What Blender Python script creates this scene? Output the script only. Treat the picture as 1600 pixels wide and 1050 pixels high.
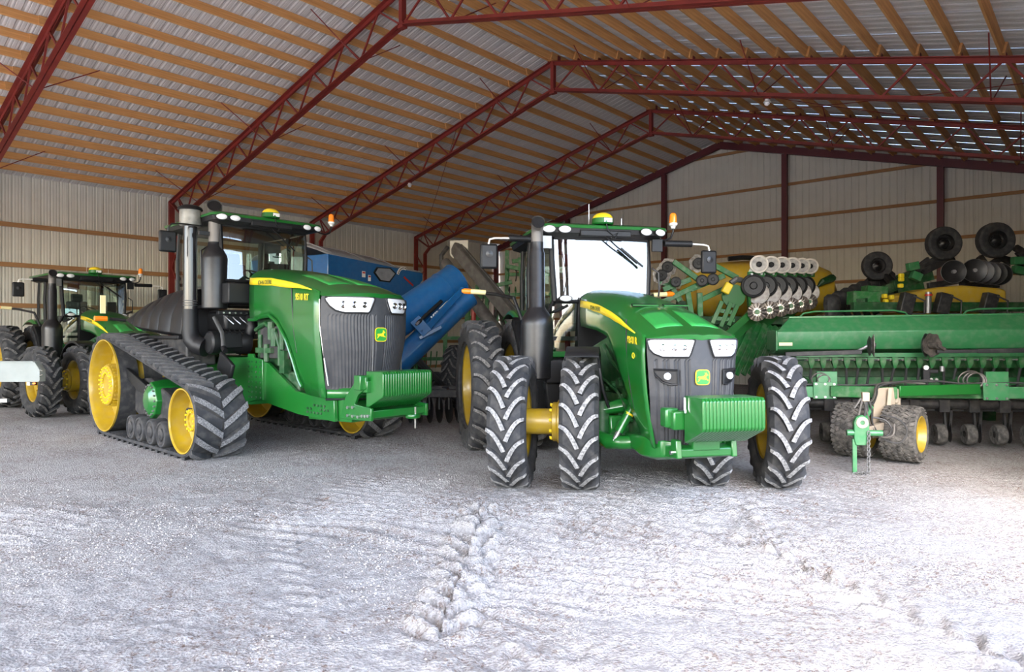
import bpy, bmesh, math, random
import numpy as np
from mathutils import Vector, Matrix
random.seed(4); RNG = np.random.default_rng(4)
for o in list(bpy.data.objects): bpy.data.objects.remove(o)
S = bpy.context.scene; COL = S.collection; PI = math.pi
# ---------------------------------------------------------------- camera, sky, sun, exposure
EYE = 1.8
cd = bpy.data.cameras.new('camera'); cam = bpy.data.objects.new('camera', cd); COL.objects.link(cam)
cam.location = (0, 0, EYE); cam.rotation_euler = (PI/2, 0, 0)
cd.sensor_width = 36; cd.lens = 36*1063/1600; cd.clip_start = .05; cd.clip_end = 500
S.camera = cam
w = bpy.data.worlds.new('sky'); S.world = w; w.use_nodes = True
nt = w.node_tree; bg = nt.nodes['Background']
sk = nt.nodes.new('ShaderNodeTexSky'); sk.sky_type = 'NISHITA'; sk.sun_disc = False
sk.sun_elevation = math.radians(48); sk.sun_rotation = math.radians(200); sk.air_density = 1.0; sk.dust_density = 3.0
nt.links.new(sk.outputs[0], bg.inputs[0]); bg.inputs[1].default_value = .80
sd = bpy.data.lights.new('sun', 'SUN'); sun = bpy.data.objects.new('sun', sd); COL.objects.link(sun)
sd.energy = 4.5; sd.angle = math.radians(.6); sd.color = (1, .95, .88)
TH = math.radians(41.4)
A = Vector((math.sin(TH), math.cos(TH), 0)); Bv = Vector((-math.cos(TH), math.sin(TH), 0))   # ridge direction, direction to the left wall
sdir = (-A*.30 + Bv*.50 + Vector((0, 0, .95))).normalized()
sun.rotation_euler = sdir.to_track_quat('Z', 'Y').to_euler(); sun.location = (0, -5, 20)
vs = S.view_settings; vs.view_transform = 'Standard'; vs.look = 'None'; vs.gamma = 1; vs.use_curve_mapping = False
vs.exposure = 1.40
# ---------------------------------------------------------------- materials
def mat(name, col, rough=.5, metal=0, noise=0, nscale=6, col2=None, bump=0, bscale=60, coat=0, emit=0, wood=False, spec=.5, dust=0):
    m = bpy.data.materials.new(name); m.use_nodes = True; t = m.node_tree; b = t.nodes['Principled BSDF']
    c = (*col, 1) if len(col) == 3 else col
    b.inputs['Base Color'].default_value = c; b.inputs['Roughness'].default_value = rough
    b.inputs['Metallic'].default_value = metal; b.inputs['Coat Weight'].default_value = coat; b.inputs['Specular IOR Level'].default_value = spec
    b.inputs['Coat Roughness'].default_value = .08
    tc = t.nodes.new('ShaderNodeTexCoord')
    src = None
    if noise or wood:
        n = t.nodes.new('ShaderNodeTexNoise'); n.inputs['Scale'].default_value = nscale; n.inputs['Detail'].default_value = 6
        if wood:
            mp = t.nodes.new('ShaderNodeMapping'); mp.inputs['Scale'].default_value = (.6, 14, 14)
            t.links.new(tc.outputs['Object'], mp.inputs[0]); t.links.new(mp.outputs[0], n.inputs['Vector'])
        else: t.links.new(tc.outputs['Object'], n.inputs['Vector'])
        r = t.nodes.new('ShaderNodeValToRGB'); c2 = (*(col2 or [x*.6 for x in col]), 1)
        r.color_ramp.elements[0].position = .5-.3*(1-noise)-.02; r.color_ramp.elements[1].position = .5+.3*(1-noise)+.05
        r.color_ramp.elements[0].color = c2; r.color_ramp.elements[1].color = c
        t.links.new(n.outputs[0], r.inputs[0]); src = r.outputs[0]
        t.links.new(src, b.inputs['Base Color'])
    if dust:
        n2 = t.nodes.new('ShaderNodeTexNoise'); n2.inputs['Scale'].default_value = 9; n2.inputs['Detail'].default_value = 8
        t.links.new(tc.outputs['Object'], n2.inputs['Vector'])
        mr = t.nodes.new('ShaderNodeMapRange'); mr.inputs[1].default_value = .45; mr.inputs[2].default_value = .75; mr.inputs[4].default_value = dust
        t.links.new(n2.outputs[0], mr.inputs[0])
        mx = t.nodes.new('ShaderNodeMix'); mx.data_type = 'RGBA'; mx.inputs[7].default_value = (.34, .31, .27, 1)
        t.links.new(mr.outputs[0], mx.inputs[0])
        if src: t.links.new(src, mx.inputs[6])
        else: mx.inputs[6].default_value = c
        t.links.new(mx.outputs[2], b.inputs['Base Color'])
    if bump:
        n = t.nodes.new('ShaderNodeTexNoise'); n.inputs['Scale'].default_value = bscale; n.inputs['Detail'].default_value = 5
        t.links.new(tc.outputs['Object'], n.inputs['Vector'])
        bp = t.nodes.new('ShaderNodeBump'); bp.inputs['Strength'].default_value = bump; bp.inputs['Distance'].default_value = .01
        t.links.new(n.outputs[0], bp.inputs['Height']); t.links.new(bp.outputs[0], b.inputs['Normal'])
    if emit:
        b.inputs['Emission Color'].default_value = c; b.inputs['Emission Strength'].default_value = emit
    return m
def glass(name, tint=(.8, .9, .86), refl=.1, rough=0.0, dustc=0):
    m = bpy.data.materials.new(name); m.use_nodes = True; t = m.node_tree
    for n in list(t.nodes): t.nodes.remove(n)
    out = t.nodes.new('ShaderNodeOutputMaterial'); tr = t.nodes.new('ShaderNodeBsdfTransparent'); gl = t.nodes.new('ShaderNodeBsdfGlossy')
    mx = t.nodes.new('ShaderNodeMixShader'); fr = t.nodes.new('ShaderNodeFresnel'); fr.inputs[0].default_value = 1.52
    ad = t.nodes.new('ShaderNodeMath'); ad.operation = 'ADD'; ad.inputs[1].default_value = refl; ad.use_clamp = True
    tr.inputs[0].default_value = (*tint, 1); gl.inputs['Roughness'].default_value = rough
    t.links.new(fr.outputs[0], ad.inputs[0]); t.links.new(ad.outputs[0], mx.inputs[0])
    t.links.new(tr.outputs[0], mx.inputs[1]); t.links.new(gl.outputs[0], mx.inputs[2]); t.links.new(mx.outputs[0], out.inputs[0])
    return m
G = mat('green_paint', (.008, .128, .018), .30, coat=.6, noise=.3, nscale=3, col2=(.007, .108, .015))
GD = mat('green_paint_dusty', (.012, .165, .03), .5, noise=.4, nscale=4, col2=(.02, .12, .035), dust=.35)
GB = mat('green_paint_faded', (.035, .20, .07), .45, noise=.4, nscale=2.5, col2=(.026, .175, .058), dust=.18, coat=.2)
GDK = mat('dark_green_casting', (.008, .085, .018), .5, noise=.4, col2=(.006, .045, .012), dust=.2)
Y = mat('yellow_paint', (.42, .285, .012), .38, coat=.25, noise=.4, nscale=5, col2=(.34, .22, .012), dust=.15)
YT = mat('yellow_tank_plastic', (.55, .36, .02), .55, noise=.4, nscale=2, col2=(.42, .27, .02), dust=.25)
YS = mat('yellow_decal', (.80, .60, .02), .4)
K = mat('black_plastic', (.011, .0115, .013), .45, noise=.3, col2=(.007, .007, .008), spec=.35, bump=.15, bscale=200)
KG = mat('black_grille_plastic', (.032, .033, .037), .5, dust=.06)
KM = mat('satin_black_metal', (.009, .009, .011), .34, noise=.3, col2=(.006, .006, .007), dust=.03)
KX = mat('dark_machine_metal', (.018, .018, .02), .55, dust=.15)
RB = mat('tyre_rubber', (.030, .032, .036), .8, noise=.3, nscale=5, col2=(.02, .021, .024), dust=.14, bump=.3, bscale=90)
RT = mat('tyre_lug_top', (.36, .355, .35), .85, noise=.6, nscale=40, col2=(.12, .12, .12), bump=.4, bscale=120)
RTD = mat('old_tyre_lug_top', (.20, .19, .18), .85, noise=.6, nscale=40, col2=(.05, .05, .05))
RTT = mat('track_lug_top', (.24, .24, .245), .85, noise=.6, nscale=50, col2=(.07, .07, .075), bump=.4, bscale=120)
RD = mat('dusty_tyre_rubber', (.16, .15, .135), .9, noise=.6, nscale=14, col2=(.05, .048, .045), bump=.5, bscale=60)
CH = mat('bright_metal', (.62, .62, .62), .28, metal=1)
ST = mat('grey_steel', (.33, .33, .34), .42, metal=.7, noise=.4, col2=(.2, .2, .2))
DISC = mat('disc_steel', (.40, .38, .36), .5, metal=.3, noise=.6, nscale=20, col2=(.16, .14, .12))
WH = mat('white_plastic', (.78, .78, .76), .4)
WP = mat('white_painted_steel', (.27, .30, .29), .6, noise=.4, nscale=3, col2=(.22, .245, .235), dust=.1, spec=.3)
LENS = mat('clear_lamp_lens', (.86, .88, .9), .12, coat=1, spec=.8)
LIN = mat('lamp_reflector', (.8, .82, .85), .12, metal=1)
AMB = mat('amber_lens', (.95, .26, .015), .2, coat=.6)
AMBL = mat('pale_reflector', (.85, .75, .4), .3)
REDL = mat('red_paint', (.5, .03, .02), .4)
RED = mat('red_oxide_steel', (.235, .026, .017), .55, noise=.4, nscale=3, col2=(.16, .018, .015))
REDM = mat('maroon_frame_steel', (.12, .014, .02), .5, noise=.3, col2=(.09, .012, .018))
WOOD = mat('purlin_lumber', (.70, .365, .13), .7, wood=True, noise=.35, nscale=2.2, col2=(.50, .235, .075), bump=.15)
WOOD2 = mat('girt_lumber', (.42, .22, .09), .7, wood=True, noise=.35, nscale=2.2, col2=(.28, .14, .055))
ROOF = mat('galvanised_roof_sheet', (.60, .575, .56), .7, metal=0, spec=.2, noise=.4, nscale=30, col2=(.54, .52, .51))
WALL = mat('cream_wall_sheet', (.62, .60, .52), .5, noise=.2, nscale=2, col2=(.56, .54, .47))
BL = mat('blue_paint', (.010, .125, .36), .3, coat=.5, noise=.3, col2=(.008, .10, .29), dust=.06)
TARP = mat('grey_tarp', (.30, .31, .34), .7, noise=.4, col2=(.22, .23, .26), bump=.3, bscale=20)
GALV = mat('galvanised_tube', (.20, .19, .175), .5, metal=.5, noise=.5, col2=(.12, .11, .10))
BEI = mat('primer_beige_paint', (.42, .34, .25), .6, noise=.5, nscale=9, col2=(.36, .31, .24))
HOSE = mat('rubber_hose', (.05, .05, .05), .5)
GL = glass('cab_glass', (.78, .88, .80), .15)
GLS = glass('side_glass', (.72, .84, .78), .03)
SEAT = mat('seat_fabric', (.05, .05, .05), .8)
MIR = mat('mirror_glass', (.8, .8, .8), .03, metal=1)
# ---------------------------------------------------------------- mesh helpers
class M:
    def __init__(s): s.v = []; s.f = []; s.m = []; s.mi = 0
    def add(s, vs, fs):
        b = len(s.v); s.v += [tuple(x) for x in vs]; s.f += [tuple(b+i for i in q) for q in fs]; s.m += [s.mi]*len(fs); return s
    def box(s, c, d, rot=None):
        x, y, z = d[0]/2, d[1]/2, d[2]/2
        P = [Vector((i*x, j*y, k*z)) for k in (-1, 1) for j in (-1, 1) for i in (-1, 1)]
        if rot is not None:
            R = rot if isinstance(rot, Matrix) else Matrix.Rotation(rot[1], 3, rot[0])
            P = [R @ p for p in P]
        P = [p+Vector(c) for p in P]
        return s.add(P, [(0, 2, 3, 1), (4, 5, 7, 6), (0, 1, 5, 4), (2, 6, 7, 3), (0, 4, 6, 2), (1, 3, 7, 5)])
    def bar(s, p0, p1, w, h, up=(0, 0, 1)):       # rectangular bar between two points
        p0 = Vector(p0); p1 = Vector(p1); d = p1-p0; L = d.length; x = d/L; u = Vector(up)
        if abs(x.dot(u)) > .99: u = Vector((1, 0, 0))
        y = u.cross(x).normalized(); z = x.cross(y)
        R = Matrix((x, y, z)).transposed()
        return s.box((p0+p1)/2, (L, w, h), R)
    def tube(s, pts, r, n=8, cap=True):
        P = [Vector(p) for p in pts]; rs = r if isinstance(r, (list, tuple)) else [r]*len(P)
        vs = []; prev = None
        for i, p in enumerate(P):
            t = ((P[min(i+1, len(P)-1)]-P[max(i-1, 0)])).normalized()
            if prev is None:
                a = Vector((0, 0, 1)) if abs(t.z) < .9 else Vector((1, 0, 0)); u = t.cross(a).normalized()
            else:
                u = (prev-t*prev.dot(t)).normalized()
            prev = u; v = t.cross(u)
            vs += [p+(u*math.cos(2*PI*k/n)+v*math.sin(2*PI*k/n))*rs[i] for k in range(n)]
        fs = [(i*n+k, i*n+(k+1) % n, (i+1)*n+(k+1) % n, (i+1)*n+k) for i in range(len(P)-1) for k in range(n)]
        if cap: fs += [tuple(range(n))[::-1], tuple((len(P)-1)*n+k for k in range(n))]
        return s.add(vs, fs)
    def cyl(s, p0, p1, r, n=14, r1=None): return s.tube([p0, p1], [r, r if r1 is None else r1], n)
    def lathe(s, prof, n=32, c=(0, 0, 0), ax='y', closed=False):   # prof: (radius, axial)
        m = len(prof); vs = []
        for i in range(n):
            a = 2*PI*i/n; ca, sa = math.cos(a), math.sin(a)
            for r, h in prof:
                p = (r*ca, h, r*sa) if ax == 'y' else ((r*ca, r*sa, h) if ax == 'z' else (h, r*ca, r*sa))
                vs.append((p[0]+c[0], p[1]+c[1], p[2]+c[2]))
        mm = m if closed else m-1
        fs = [(i*m+j, i*m+(j+1) % m, ((i+1) % n)*m+(j+1) % m, ((i+1) % n)*m+j) for i in range(n) for j in range(mm)]
        return s.add(vs, fs)
    def prism(s, poly, y0, y1, f=None):  # polygon in x,z extruded along y ; f maps points
        n = len(poly); vs = [(x, y0, z) for x, z in poly]+[(x, y1, z) for x, z in poly]
        if f: vs = [f(*p) for p in vs]
        fs = [tuple(range(n)), tuple(range(2*n-1, n-1, -1))]+[(i, i+n, (i+1) % n+n, (i+1) % n) for i in range(n)]
        return s.add(vs, fs)
    def grid(s, rows):
        n = len(rows[0]); vs = [p for r in rows for p in r]
        return s.add(vs, [(i*n+j, i*n+j+1, (i+1)*n+j+1, (i+1)*n+j) for i in range(len(rows)-1) for j in range(n-1)])
    def loft(s, loops, cap=True):
        n = len(loops[0]); vs = [p for r in loops for p in r]
        fs = [(i*n+j, i*n+(j+1) % n, (i+1)*n+(j+1) % n, (i+1)*n+j) for i in range(len(loops)-1) for j in range(n)]
        if cap: fs += [tuple(range(n))[::-1], tuple((len(loops)-1)*n+k for k in range(n))]
        return s.add(vs, fs)
    def ball(s, c, r, n=12, sq=(1, 1, 1), lo=-90):
        pr = [(math.cos(math.radians(a))*r, math.sin(math.radians(a))*r) for a in np.linspace(lo, 90, n//2+1)]
        b = len(s.v); s.lathe([(max(x, 1e-4), y) for x, y in pr], n, ax='z')
        for i in range(b, len(s.v)):
            x, y, z = s.v[i]; s.v[i] = (x*sq[0]+c[0], y*sq[1]+c[1], z*sq[2]+c[2])
        return s
    def mesh(s, name, mats, smooth=True):
        me = bpy.data.meshes.new(name); me.from_pydata(s.v, [], s.f); 
        mats = mats if isinstance(mats, (list, tuple)) else [mats]
        for m in mats: me.materials.append(m)
        if len(mats) > 1: me.polygons.foreach_set('material_index', s.m)
        me.update()
        bm = bmesh.new(); bm.from_mesh(me); bmesh.ops.recalc_face_normals(bm, faces=bm.faces); bm.to_mesh(me); bm.free()
        if smooth: me.shade_smooth(); me.set_sharp_from_angle(angle=math.radians(35))
        return me
    def build(s, name, mats, parent=None, loc=(0, 0, 0), rot=(0, 0, 0), bev=0, solid=0, smooth=True, seg=2, sub=0):
        o = link(name, s.mesh(name, mats, smooth), parent, loc, rot)
        if sub: md = o.modifiers.new('sub', 'SUBSURF'); md.levels = md.render_levels = sub
        if solid: md = o.modifiers.new('solid', 'SOLIDIFY'); md.thickness = solid; md.offset = -1
        if bev: md = o.modifiers.new('bevel', 'BEVEL'); md.width = bev; md.segments = seg; md.limit_method = 'ANGLE'
        return o
def link(name, data, parent=None, loc=(0, 0, 0), rot=(0, 0, 0)):
    o = bpy.data.objects.new(name, data); COL.objects.link(o); o.parent = parent; o.location = loc; o.rotation_euler = rot; return o
def tag(o, label, cat, group=None):
    o['label'] = label; o['category'] = cat
    if group: o['group'] = group
    return o
def thing(name, label, cat, loc=(0, 0, 0), rz=0, group=None): return tag(link(name, None, None, loc, (0, 0, rz)), label, cat, group)
def struct(o): o['kind'] = 'structure'; return o
def copy_tree(o, parent=None):
    c = o.copy(); COL.objects.link(c); c.parent = parent
    for ch in list(o.children): copy_tree(ch, c)
    return c
def text(body, name, size, m, parent, mtx, ext=.002, bold=0, sx=1):
    cu = bpy.data.curves.new(name, 'FONT'); cu.body = body; cu.size = size; cu.extrude = ext; cu.offset = bold; cu.align_x = 'CENTER'; cu.align_y = 'CENTER'
    t = bpy.data.objects.new(name, cu); COL.objects.link(t); bpy.context.view_layer.update()
    me = bpy.data.meshes.new_from_object(t); bpy.data.objects.remove(t); me.materials.clear(); me.materials.append(m)
    if sx != 1: me.transform(Matrix.Diagonal((sx, 1, 1, 1)))
    o = link(name, me, parent); o.matrix_local = mtx; return o
def frame(origin, xdir, ydir):        # matrix whose local x, y lie along the given directions
    x = Vector(xdir).normalized(); y = Vector(ydir); y = (y-x*y.dot(x)).normalized(); z = x.cross(y)
    return Matrix.Translation(Vector(origin)) @ Matrix((x, y, z)).transposed().to_4x4()
def lerp(x, xs, ys): return float(np.interp(x, xs, ys))
# ---------------------------------------------------------------- the shed
KS = 1.4; P0 = Vector((-.558*KS, 23.86*KS, 0)); BAY = 3.66*KS; HALF = 8.24*KS; NB = 6; UL = NB*BAY; SL = .2585; ZE = EYE+3.07*KS
def zk(z): return EYE+(z-EYE)*KS
BARN = Matrix((( -A.x, -Bv.x, 0), (-A.y, -Bv.y, 0), (0, 0, 1)))       # barn axes: u toward the viewer, v from left wall to right wall
def BP(u, v, z): return P0-A*u-Bv*v+Vector((0, 0, z))
bar_rot = math.atan2(-A.y, -A.x)       # local x = u ; local y = v needs a mirror-free frame
# frame used for every barn piece: local x = v (left wall to right wall), local y = along u
BR = math.atan2(-Bv.y, -Bv.x)
def barn(o): o.location = P0; o.rotation_euler = (0, 0, BR); return o
# local coordinates here: x = v, y = -u ... (right handed), z up
def ztop(v): return ZE+SL*(v if v < HALF else 2*HALF-v)
# ground -----------------------------------------------------------------
def vnoise(x, y, sc, seed):
    r = np.random.default_rng(seed); T = r.random((256, 256))
    X = x*sc; Yy = y*sc; xi = np.floor(X).astype(int); yi = np.floor(Yy).astype(int); fx = X-xi; fy = Yy-yi
    fx = fx*fx*(3-2*fx); fy = fy*fy*(3-2*fy)
    g = lambda i, j: T[i % 256, j % 256]
    return (g(xi, yi)*(1-fx)+g(xi+1, yi)*fx)*(1-fy)+(g(xi, yi+1)*(1-fx)+g(xi+1, yi+1)*fx)*fy-.5
def ground_h(x, y):
    wx = x+.25*vnoise(x, y, 1.3, 1); wy = y+.25*vnoise(x, y, 1.3, 2)
    rg = .45+1.1*np.clip(vnoise(x, y, .5, 31)+vnoise(x, y, 1.4, 32)*.6+.3, 0, 1)
    h = .03*vnoise(x, y, .8, 3)+rg*(.026*vnoise(wx, wy, 3, 4)+.022*vnoise(x, y, 8, 5)+.026*vnoise(x, y, 14, 6)+.014*vnoise(x, y, 27, 12))
    # scuffed swirls
    h += .030*np.sin((wx*.5+wy*1.3+.6*vnoise(x, y, .9, 7))*26)*np.clip(vnoise(x, y, .6, 8)*3, 0, 1)
    def rut(x0, y0, x1, y1, wdt, amp, pitch):
        L = math.hypot(x1-x0, y1-y0); dx, dy = (x1-x0)/L, (y1-y0)/L
        s = (x-x0)*dx+(y-y0)*dy; t = (x-x0)*dy-(y-y0)*dx + .08*vnoise(x, y, 1.1, 9)
        ins = np.clip((wdt/2-np.abs(t))*14, 0, 1)*np.clip(s*4, 0, 1)*np.clip((L-s)*3, 0, 1)
        ph = (s+np.abs(t)*.9+(t > 0)*pitch*.5)/pitch
        bar = np.clip(np.sin(2*PI*ph)*1.8, -1, 1)
        return amp*ins*(bar*.75)*(1+1.1*vnoise(x, y, 4, 10))
    h += rut(-.30, 7.4, -.48, 3.9, .52, .062, .24)+rut(1.9, 6.4, 2.9, 3.2, .45, .03, .24)+rut(-2.6, 7.6, -1.1, 4.2, .5, .010, .23)
    h += rut(2.5, 7.7, 2.15, 5.2, .45, .034, .24)+rut(.75, 7.4, .55, 5.6, .45, .010, .21)
    return h
def ground_mesh():
    xs = np.concatenate([np.arange(-60, -13, 4.), np.arange(-13, -3.2, .09), np.arange(-3.2, 5.2, .025), np.arange(5.2, 10, .09), np.arange(10, 60, 4.)])
    ys = np.concatenate([np.arange(-60, 2, 4.), np.arange(2.6, 9, .025), np.arange(9, 16, .09), np.arange(16, 60, 3.)])
    Xg, Yg = np.meshgrid(xs, ys); Z = ground_h(Xg, Yg)
    fade = np.clip((Xg+13)/1, 0, 1)*np.clip((10-Xg)/1, 0, 1)*np.clip((Yg-2.5)*2, 0, 1)*np.clip((16-Yg)/2, 0, 1)
    near = np.clip((Yg-7.0)/2.2, 0, 1)          # flatter beneath the machines so that they stand on it
    Z = Z*fade*(1-.55*near)-.010
    ny, nx = Xg.shape
    V = np.stack([Xg, Yg, Z], -1).reshape(-1, 3)
    i = np.arange((ny-1)*(nx-1)); r = i//(nx-1); c = i % (nx-1); a = r*nx+c
    F = np.stack([a, a+1, a+nx+1, a+nx], -1)
    me = bpy.data.meshes.new('floor'); me.vertices.add(len(V)); me.vertices.foreach_set('co', V.ravel())
    me.loops.add(F.size); me.loops.foreach_set('vertex_index', F.ravel()); me.polygons.add(len(F))
    me.polygons.foreach_set('loop_start', np.arange(0, F.size, 4)); me.update(); me.validate(); me.shade_smooth(); return me
GR = bpy.data.materials.new('limestone_gravel'); GR.use_nodes = True
def gravel():
    t = GR.node_tree; b = t.nodes['Principled BSDF']; b.inputs['Roughness'].default_value = .95; b.inputs['Specular IOR Level'].default_value = .2
    tc = t.nodes.new('ShaderNodeTexCoord'); L = t.links.new
    def N(sc, det=8, ro=.6):
        n = t.nodes.new('ShaderNodeTexNoise'); n.inputs['Scale'].default_value = sc; n.inputs['Detail'].default_value = det; n.inputs['Roughness'].default_value = ro
        L(tc.outputs['Object'], n.inputs['Vector']); return n
    def R(n, a, ca, bb, cb):
        r = t.nodes.new('ShaderNodeValToRGB'); r.color_ramp.elements[0].position = a; r.color_ramp.elements[1].position = bb
        r.color_ramp.elements[0].color = (*ca, 1); r.color_ramp.elements[1].color = (*cb, 1); L(n.outputs[0], r.inputs[0]); return r
    base = R(N(22, 10, .7), .36, (.27, .26, .255), .62, (.47, .462, .462))
    brown = R(N(.9, 9, .75), .44, (0, 0, 0), .57, (1, 1, 1)); fine = R(N(24, 8, .85), .50, (0, 0, 0), .58, (1, 1, 1))
    ml = t.nodes.new('ShaderNodeMath'); ml.operation = 'MULTIPLY'; L(brown.outputs[0], ml.inputs[0]); L(fine.outputs[0], ml.inputs[1])
    mx = t.nodes.new('ShaderNodeMix'); mx.data_type = 'RGBA'; L(ml.outputs[0], mx.inputs[0]); L(base.outputs[0], mx.inputs[6]); mx.inputs[7].default_value = (.17, .12, .095, 1)
    L(mx.outputs[2], b.inputs['Base Color'])
    bp = t.nodes.new('ShaderNodeBump'); bp.inputs['Strength'].default_value = .9; bp.inputs['Distance'].default_value = .022
    vo = t.nodes.new('ShaderNodeTexVoronoi'); vo.inputs['Scale'].default_value = 55; L(tc.outputs['Object'], vo.inputs['Vector'])
    ad = t.nodes.new('ShaderNodeMath'); ad.operation = 'ADD'; L(vo.outputs[0], ad.inputs[0]); L(N(70, 6, .8).outputs[0], ad.inputs[1])
    L(ad.outputs[0], bp.inputs['Height']); L(bp.outputs[0], b.inputs['Normal'])
gravel()
fm = ground_mesh(); fm.materials.append(GR); floor = struct(link('floor', fm))
STONE = mat('stone_chip', (.42, .41, .405), .95, noise=.6, nscale=8, col2=(.36, .33, .31))
def stones(n, x0, x1, y0, y1, smin, smax, seed):
    r = np.random.default_rng(seed); t = (1+5**.5)/2
    ico = np.array([(-1, t, 0), (1, t, 0), (-1, -t, 0), (1, -t, 0), (0, -1, t), (0, 1, t), (0, -1, -t), (0, 1, -t), (t, 0, -1), (t, 0, 1), (-t, 0, -1), (-t, 0, 1)])/1.9
    tri = np.array([(0, 11, 5), (0, 5, 1), (0, 1, 7), (0, 7, 10), (0, 10, 11), (1, 5, 9), (5, 11, 4), (11, 10, 2), (10, 7, 6), (7, 1, 8), (3, 9, 4), (3, 4, 2), (3, 2, 6), (3, 6, 8), (3, 8, 9), (4, 9, 5), (2, 4, 11), (6, 2, 10), (8, 6, 7), (9, 8, 1)])
    x = r.uniform(x0, x1, n*4); y = y0+(y1-y0)*r.random(n*4)**1.3
    k = (vnoise(x, y, .9, 21)+.6*vnoise(x, y, 2.7, 22)+r.normal(0, .12, n*4)) > .12
    k &= ~((y > 7.2) & (x > -.7) & (x < 4.1)) & (r.random(n*4) > (y-6.5)/3); vv = -((x-P0.x)*Bv.x+(y-P0.y)*Bv.y); k &= vv < 22.6
    x, y = x[k][:n], y[k][:n]; n = len(x)
    s = smin+(smax-smin)*r.random(n)**3
    z = ground_h(x, y)*(1-.55*np.clip((y-7.0)/2.2, 0, 1))-.010+s*.2
    V = ico[None]*(s[:, None, None]*r.uniform(.55, 1.2, (n, 1, 3)))*r.uniform(.8, 1.2, (n, 12, 1))+np.stack([x, y, z], -1)[:, None, :]
    F = (tri[None]+12*np.arange(n)[:, None, None]).reshape(-1, 3)
    me = bpy.data.meshes.new('gravel_stones'); me.from_pydata(V.reshape(-1, 3), [], F); me.materials.append(STONE); return me
g = link('gravel_stones', stones(20000, -7, 5.6, 2.8, 10.5, .003, .010, 5)); g['kind'] = 'stuff'; tag(g, 'loose pale limestone chips scattered over the dusty shed floor', 'gravel')
# roof and purlins ---------------------------------------------------------
ceiling = struct(barn(link('ceiling', None)))
LS = HALF/math.cos(math.atan(SL)); AN = math.atan(SL)
def sheet_mesh(width, length, name, m, pitch=.2286, rib=.018, rw=.03, gap=.004):
    q = M(); n = round(width/pitch); pts = [(0, .003)]
    for i in range(n):
        c = pitch*(i+.5)
        pts += [(c-rw*1.4, 0), (c-rw*.6, rib), (c+rw*.6, rib), (c+rw*1.4, 0)]
        for d in (.33, .66):
            e = c+pitch*(d) ; 
            if e < width-.02 and d*pitch > rw: pts += [(e-.012, 0), (e, rib*.3), (e+.012, 0)]
    pts += [(width-.004, 0), (width+.02, -.004 if rib > 0 else .006)]
    q.grid([[(a, 0, b) for a, b in pts], [(a, length, b) for a, b in pts]])
    return q.mesh(name, m, smooth=False)
PW = .9144
# roof panels: width along the ridge, length down the slope; ribs stand outwards
rp = sheet_mesh(PW, LS+.25, 'roof_panel', ROOF)
npan = int(UL/PW)+1
for side in (0, 1):
    for i in range(-1, npan):
        o = link('roof_panel', rp, ceiling)
        u0 = i*PW
        if side == 0:   # left slope: from ridge down to v=0. local axes: a along -y (u), length toward -x
            m = Matrix.Translation((HALF, -u0-PW, ztop(HALF)+.222)) @ Matrix((( 0, -math.cos(AN), -math.sin(AN)), (1, 0, 0), (0, -math.sin(AN), math.cos(AN)))).to_4x4()
        else:
            m = Matrix.Translation((HALF, -u0, ztop(HALF)+.222)) @ Matrix(((0, math.cos(AN), math.sin(AN)), (-1, 0, 0), (0, -math.sin(AN), math.cos(AN)))).to_4x4()
        o.matrix_local = m
pm = M().box((0, 0, 0), (BAY+.36, .042, .185)).mesh('purlin', WOOD)
NP = 18; SP = .457*KS
for side in (0, 1):
    for k in range(NP):
        dv = .12*KS+SP*k if k else .06
        v = HALF-dv if side == 0 else HALF+dv
        if dv > HALF-.02: v = .02 if side == 0 else 2*HALF-.02
        for b in range(NB):
            yc = -(b+.5)*BAY; off = .022 if b % 2 else -.022
            o = link('purlin', pm, ceiling); zz = ztop(v)+.115
            R = Matrix.Rotation(PI/2, 3, 'Z'); T = Matrix.Rotation((-AN if side == 0 else AN), 3, 'Y')
            J = Matrix.Rotation(random.uniform(-.0018, .0018), 3, 'Z')
            o.matrix_local = Matrix.Translation((v+off, yc, zz)) @ (T @ R @ J).to_4x4()
# walls -------------------------------------------------------------------
wall_left = struct(barn(link('wall_left', None)))
wp = sheet_mesh(PW, ZE+.35, 'wall_panel', WALL, rib=-.019, rw=.02)
for i in range(npan):
    o = link('wall_panel', wp, wall_left)
    o.matrix_local = Matrix.Translation((-.20, -i*PW-PW, -.15)) @ Matrix(((0, 0, 1), (1, 0, 0), (0, 1, 0))).to_4x4()
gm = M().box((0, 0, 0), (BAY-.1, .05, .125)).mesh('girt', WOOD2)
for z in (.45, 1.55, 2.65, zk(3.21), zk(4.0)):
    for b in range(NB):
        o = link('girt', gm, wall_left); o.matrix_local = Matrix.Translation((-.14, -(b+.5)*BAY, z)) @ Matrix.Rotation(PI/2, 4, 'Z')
wall_back = struct(barn(link('wall_back', None)))
def gable_panel(parent, u, name='wall_panel'):
    n = math.ceil(2*HALF/PW)
    for i in range(-1, n+1):
        v0 = max(i*PW, -.25); v1 = min(i*PW+PW, 2*HALF+.25); q = M(); pts = []
        if v1-v0 < .05: continue
        for kk in range(4):
            c = v0+.2286*(kk+.5)
            pts += [(c-.028, 0), (c-.012, .019), (c+.012, .019), (c+.028, 0)]
            if kk < 3: pts += [(c+.105, 0), (c+.114, .006), (c+.123, 0)]
        pts = [(v0, 0)]+[p for p in pts if v0 < p[0] < v1]+[(v1, 0), (v1+.015, .006)]
        q.grid([[(a, u+b, -.15) for a, b in pts], [(a, u+b, ztop(a)+.30) for a, b in pts]])
        q.build(name, WALL, parent, smooth=False)
gable_panel(wall_back, .20)
GZ = tuple(zk(z) for z in (1.0, 1.62, 2.36, 3.11, 3.96, 4.80, 5.66, 6.72))
posts_v = [v*KS for v in (3.12, 6.56, 9.97, 13.36)]
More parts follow.
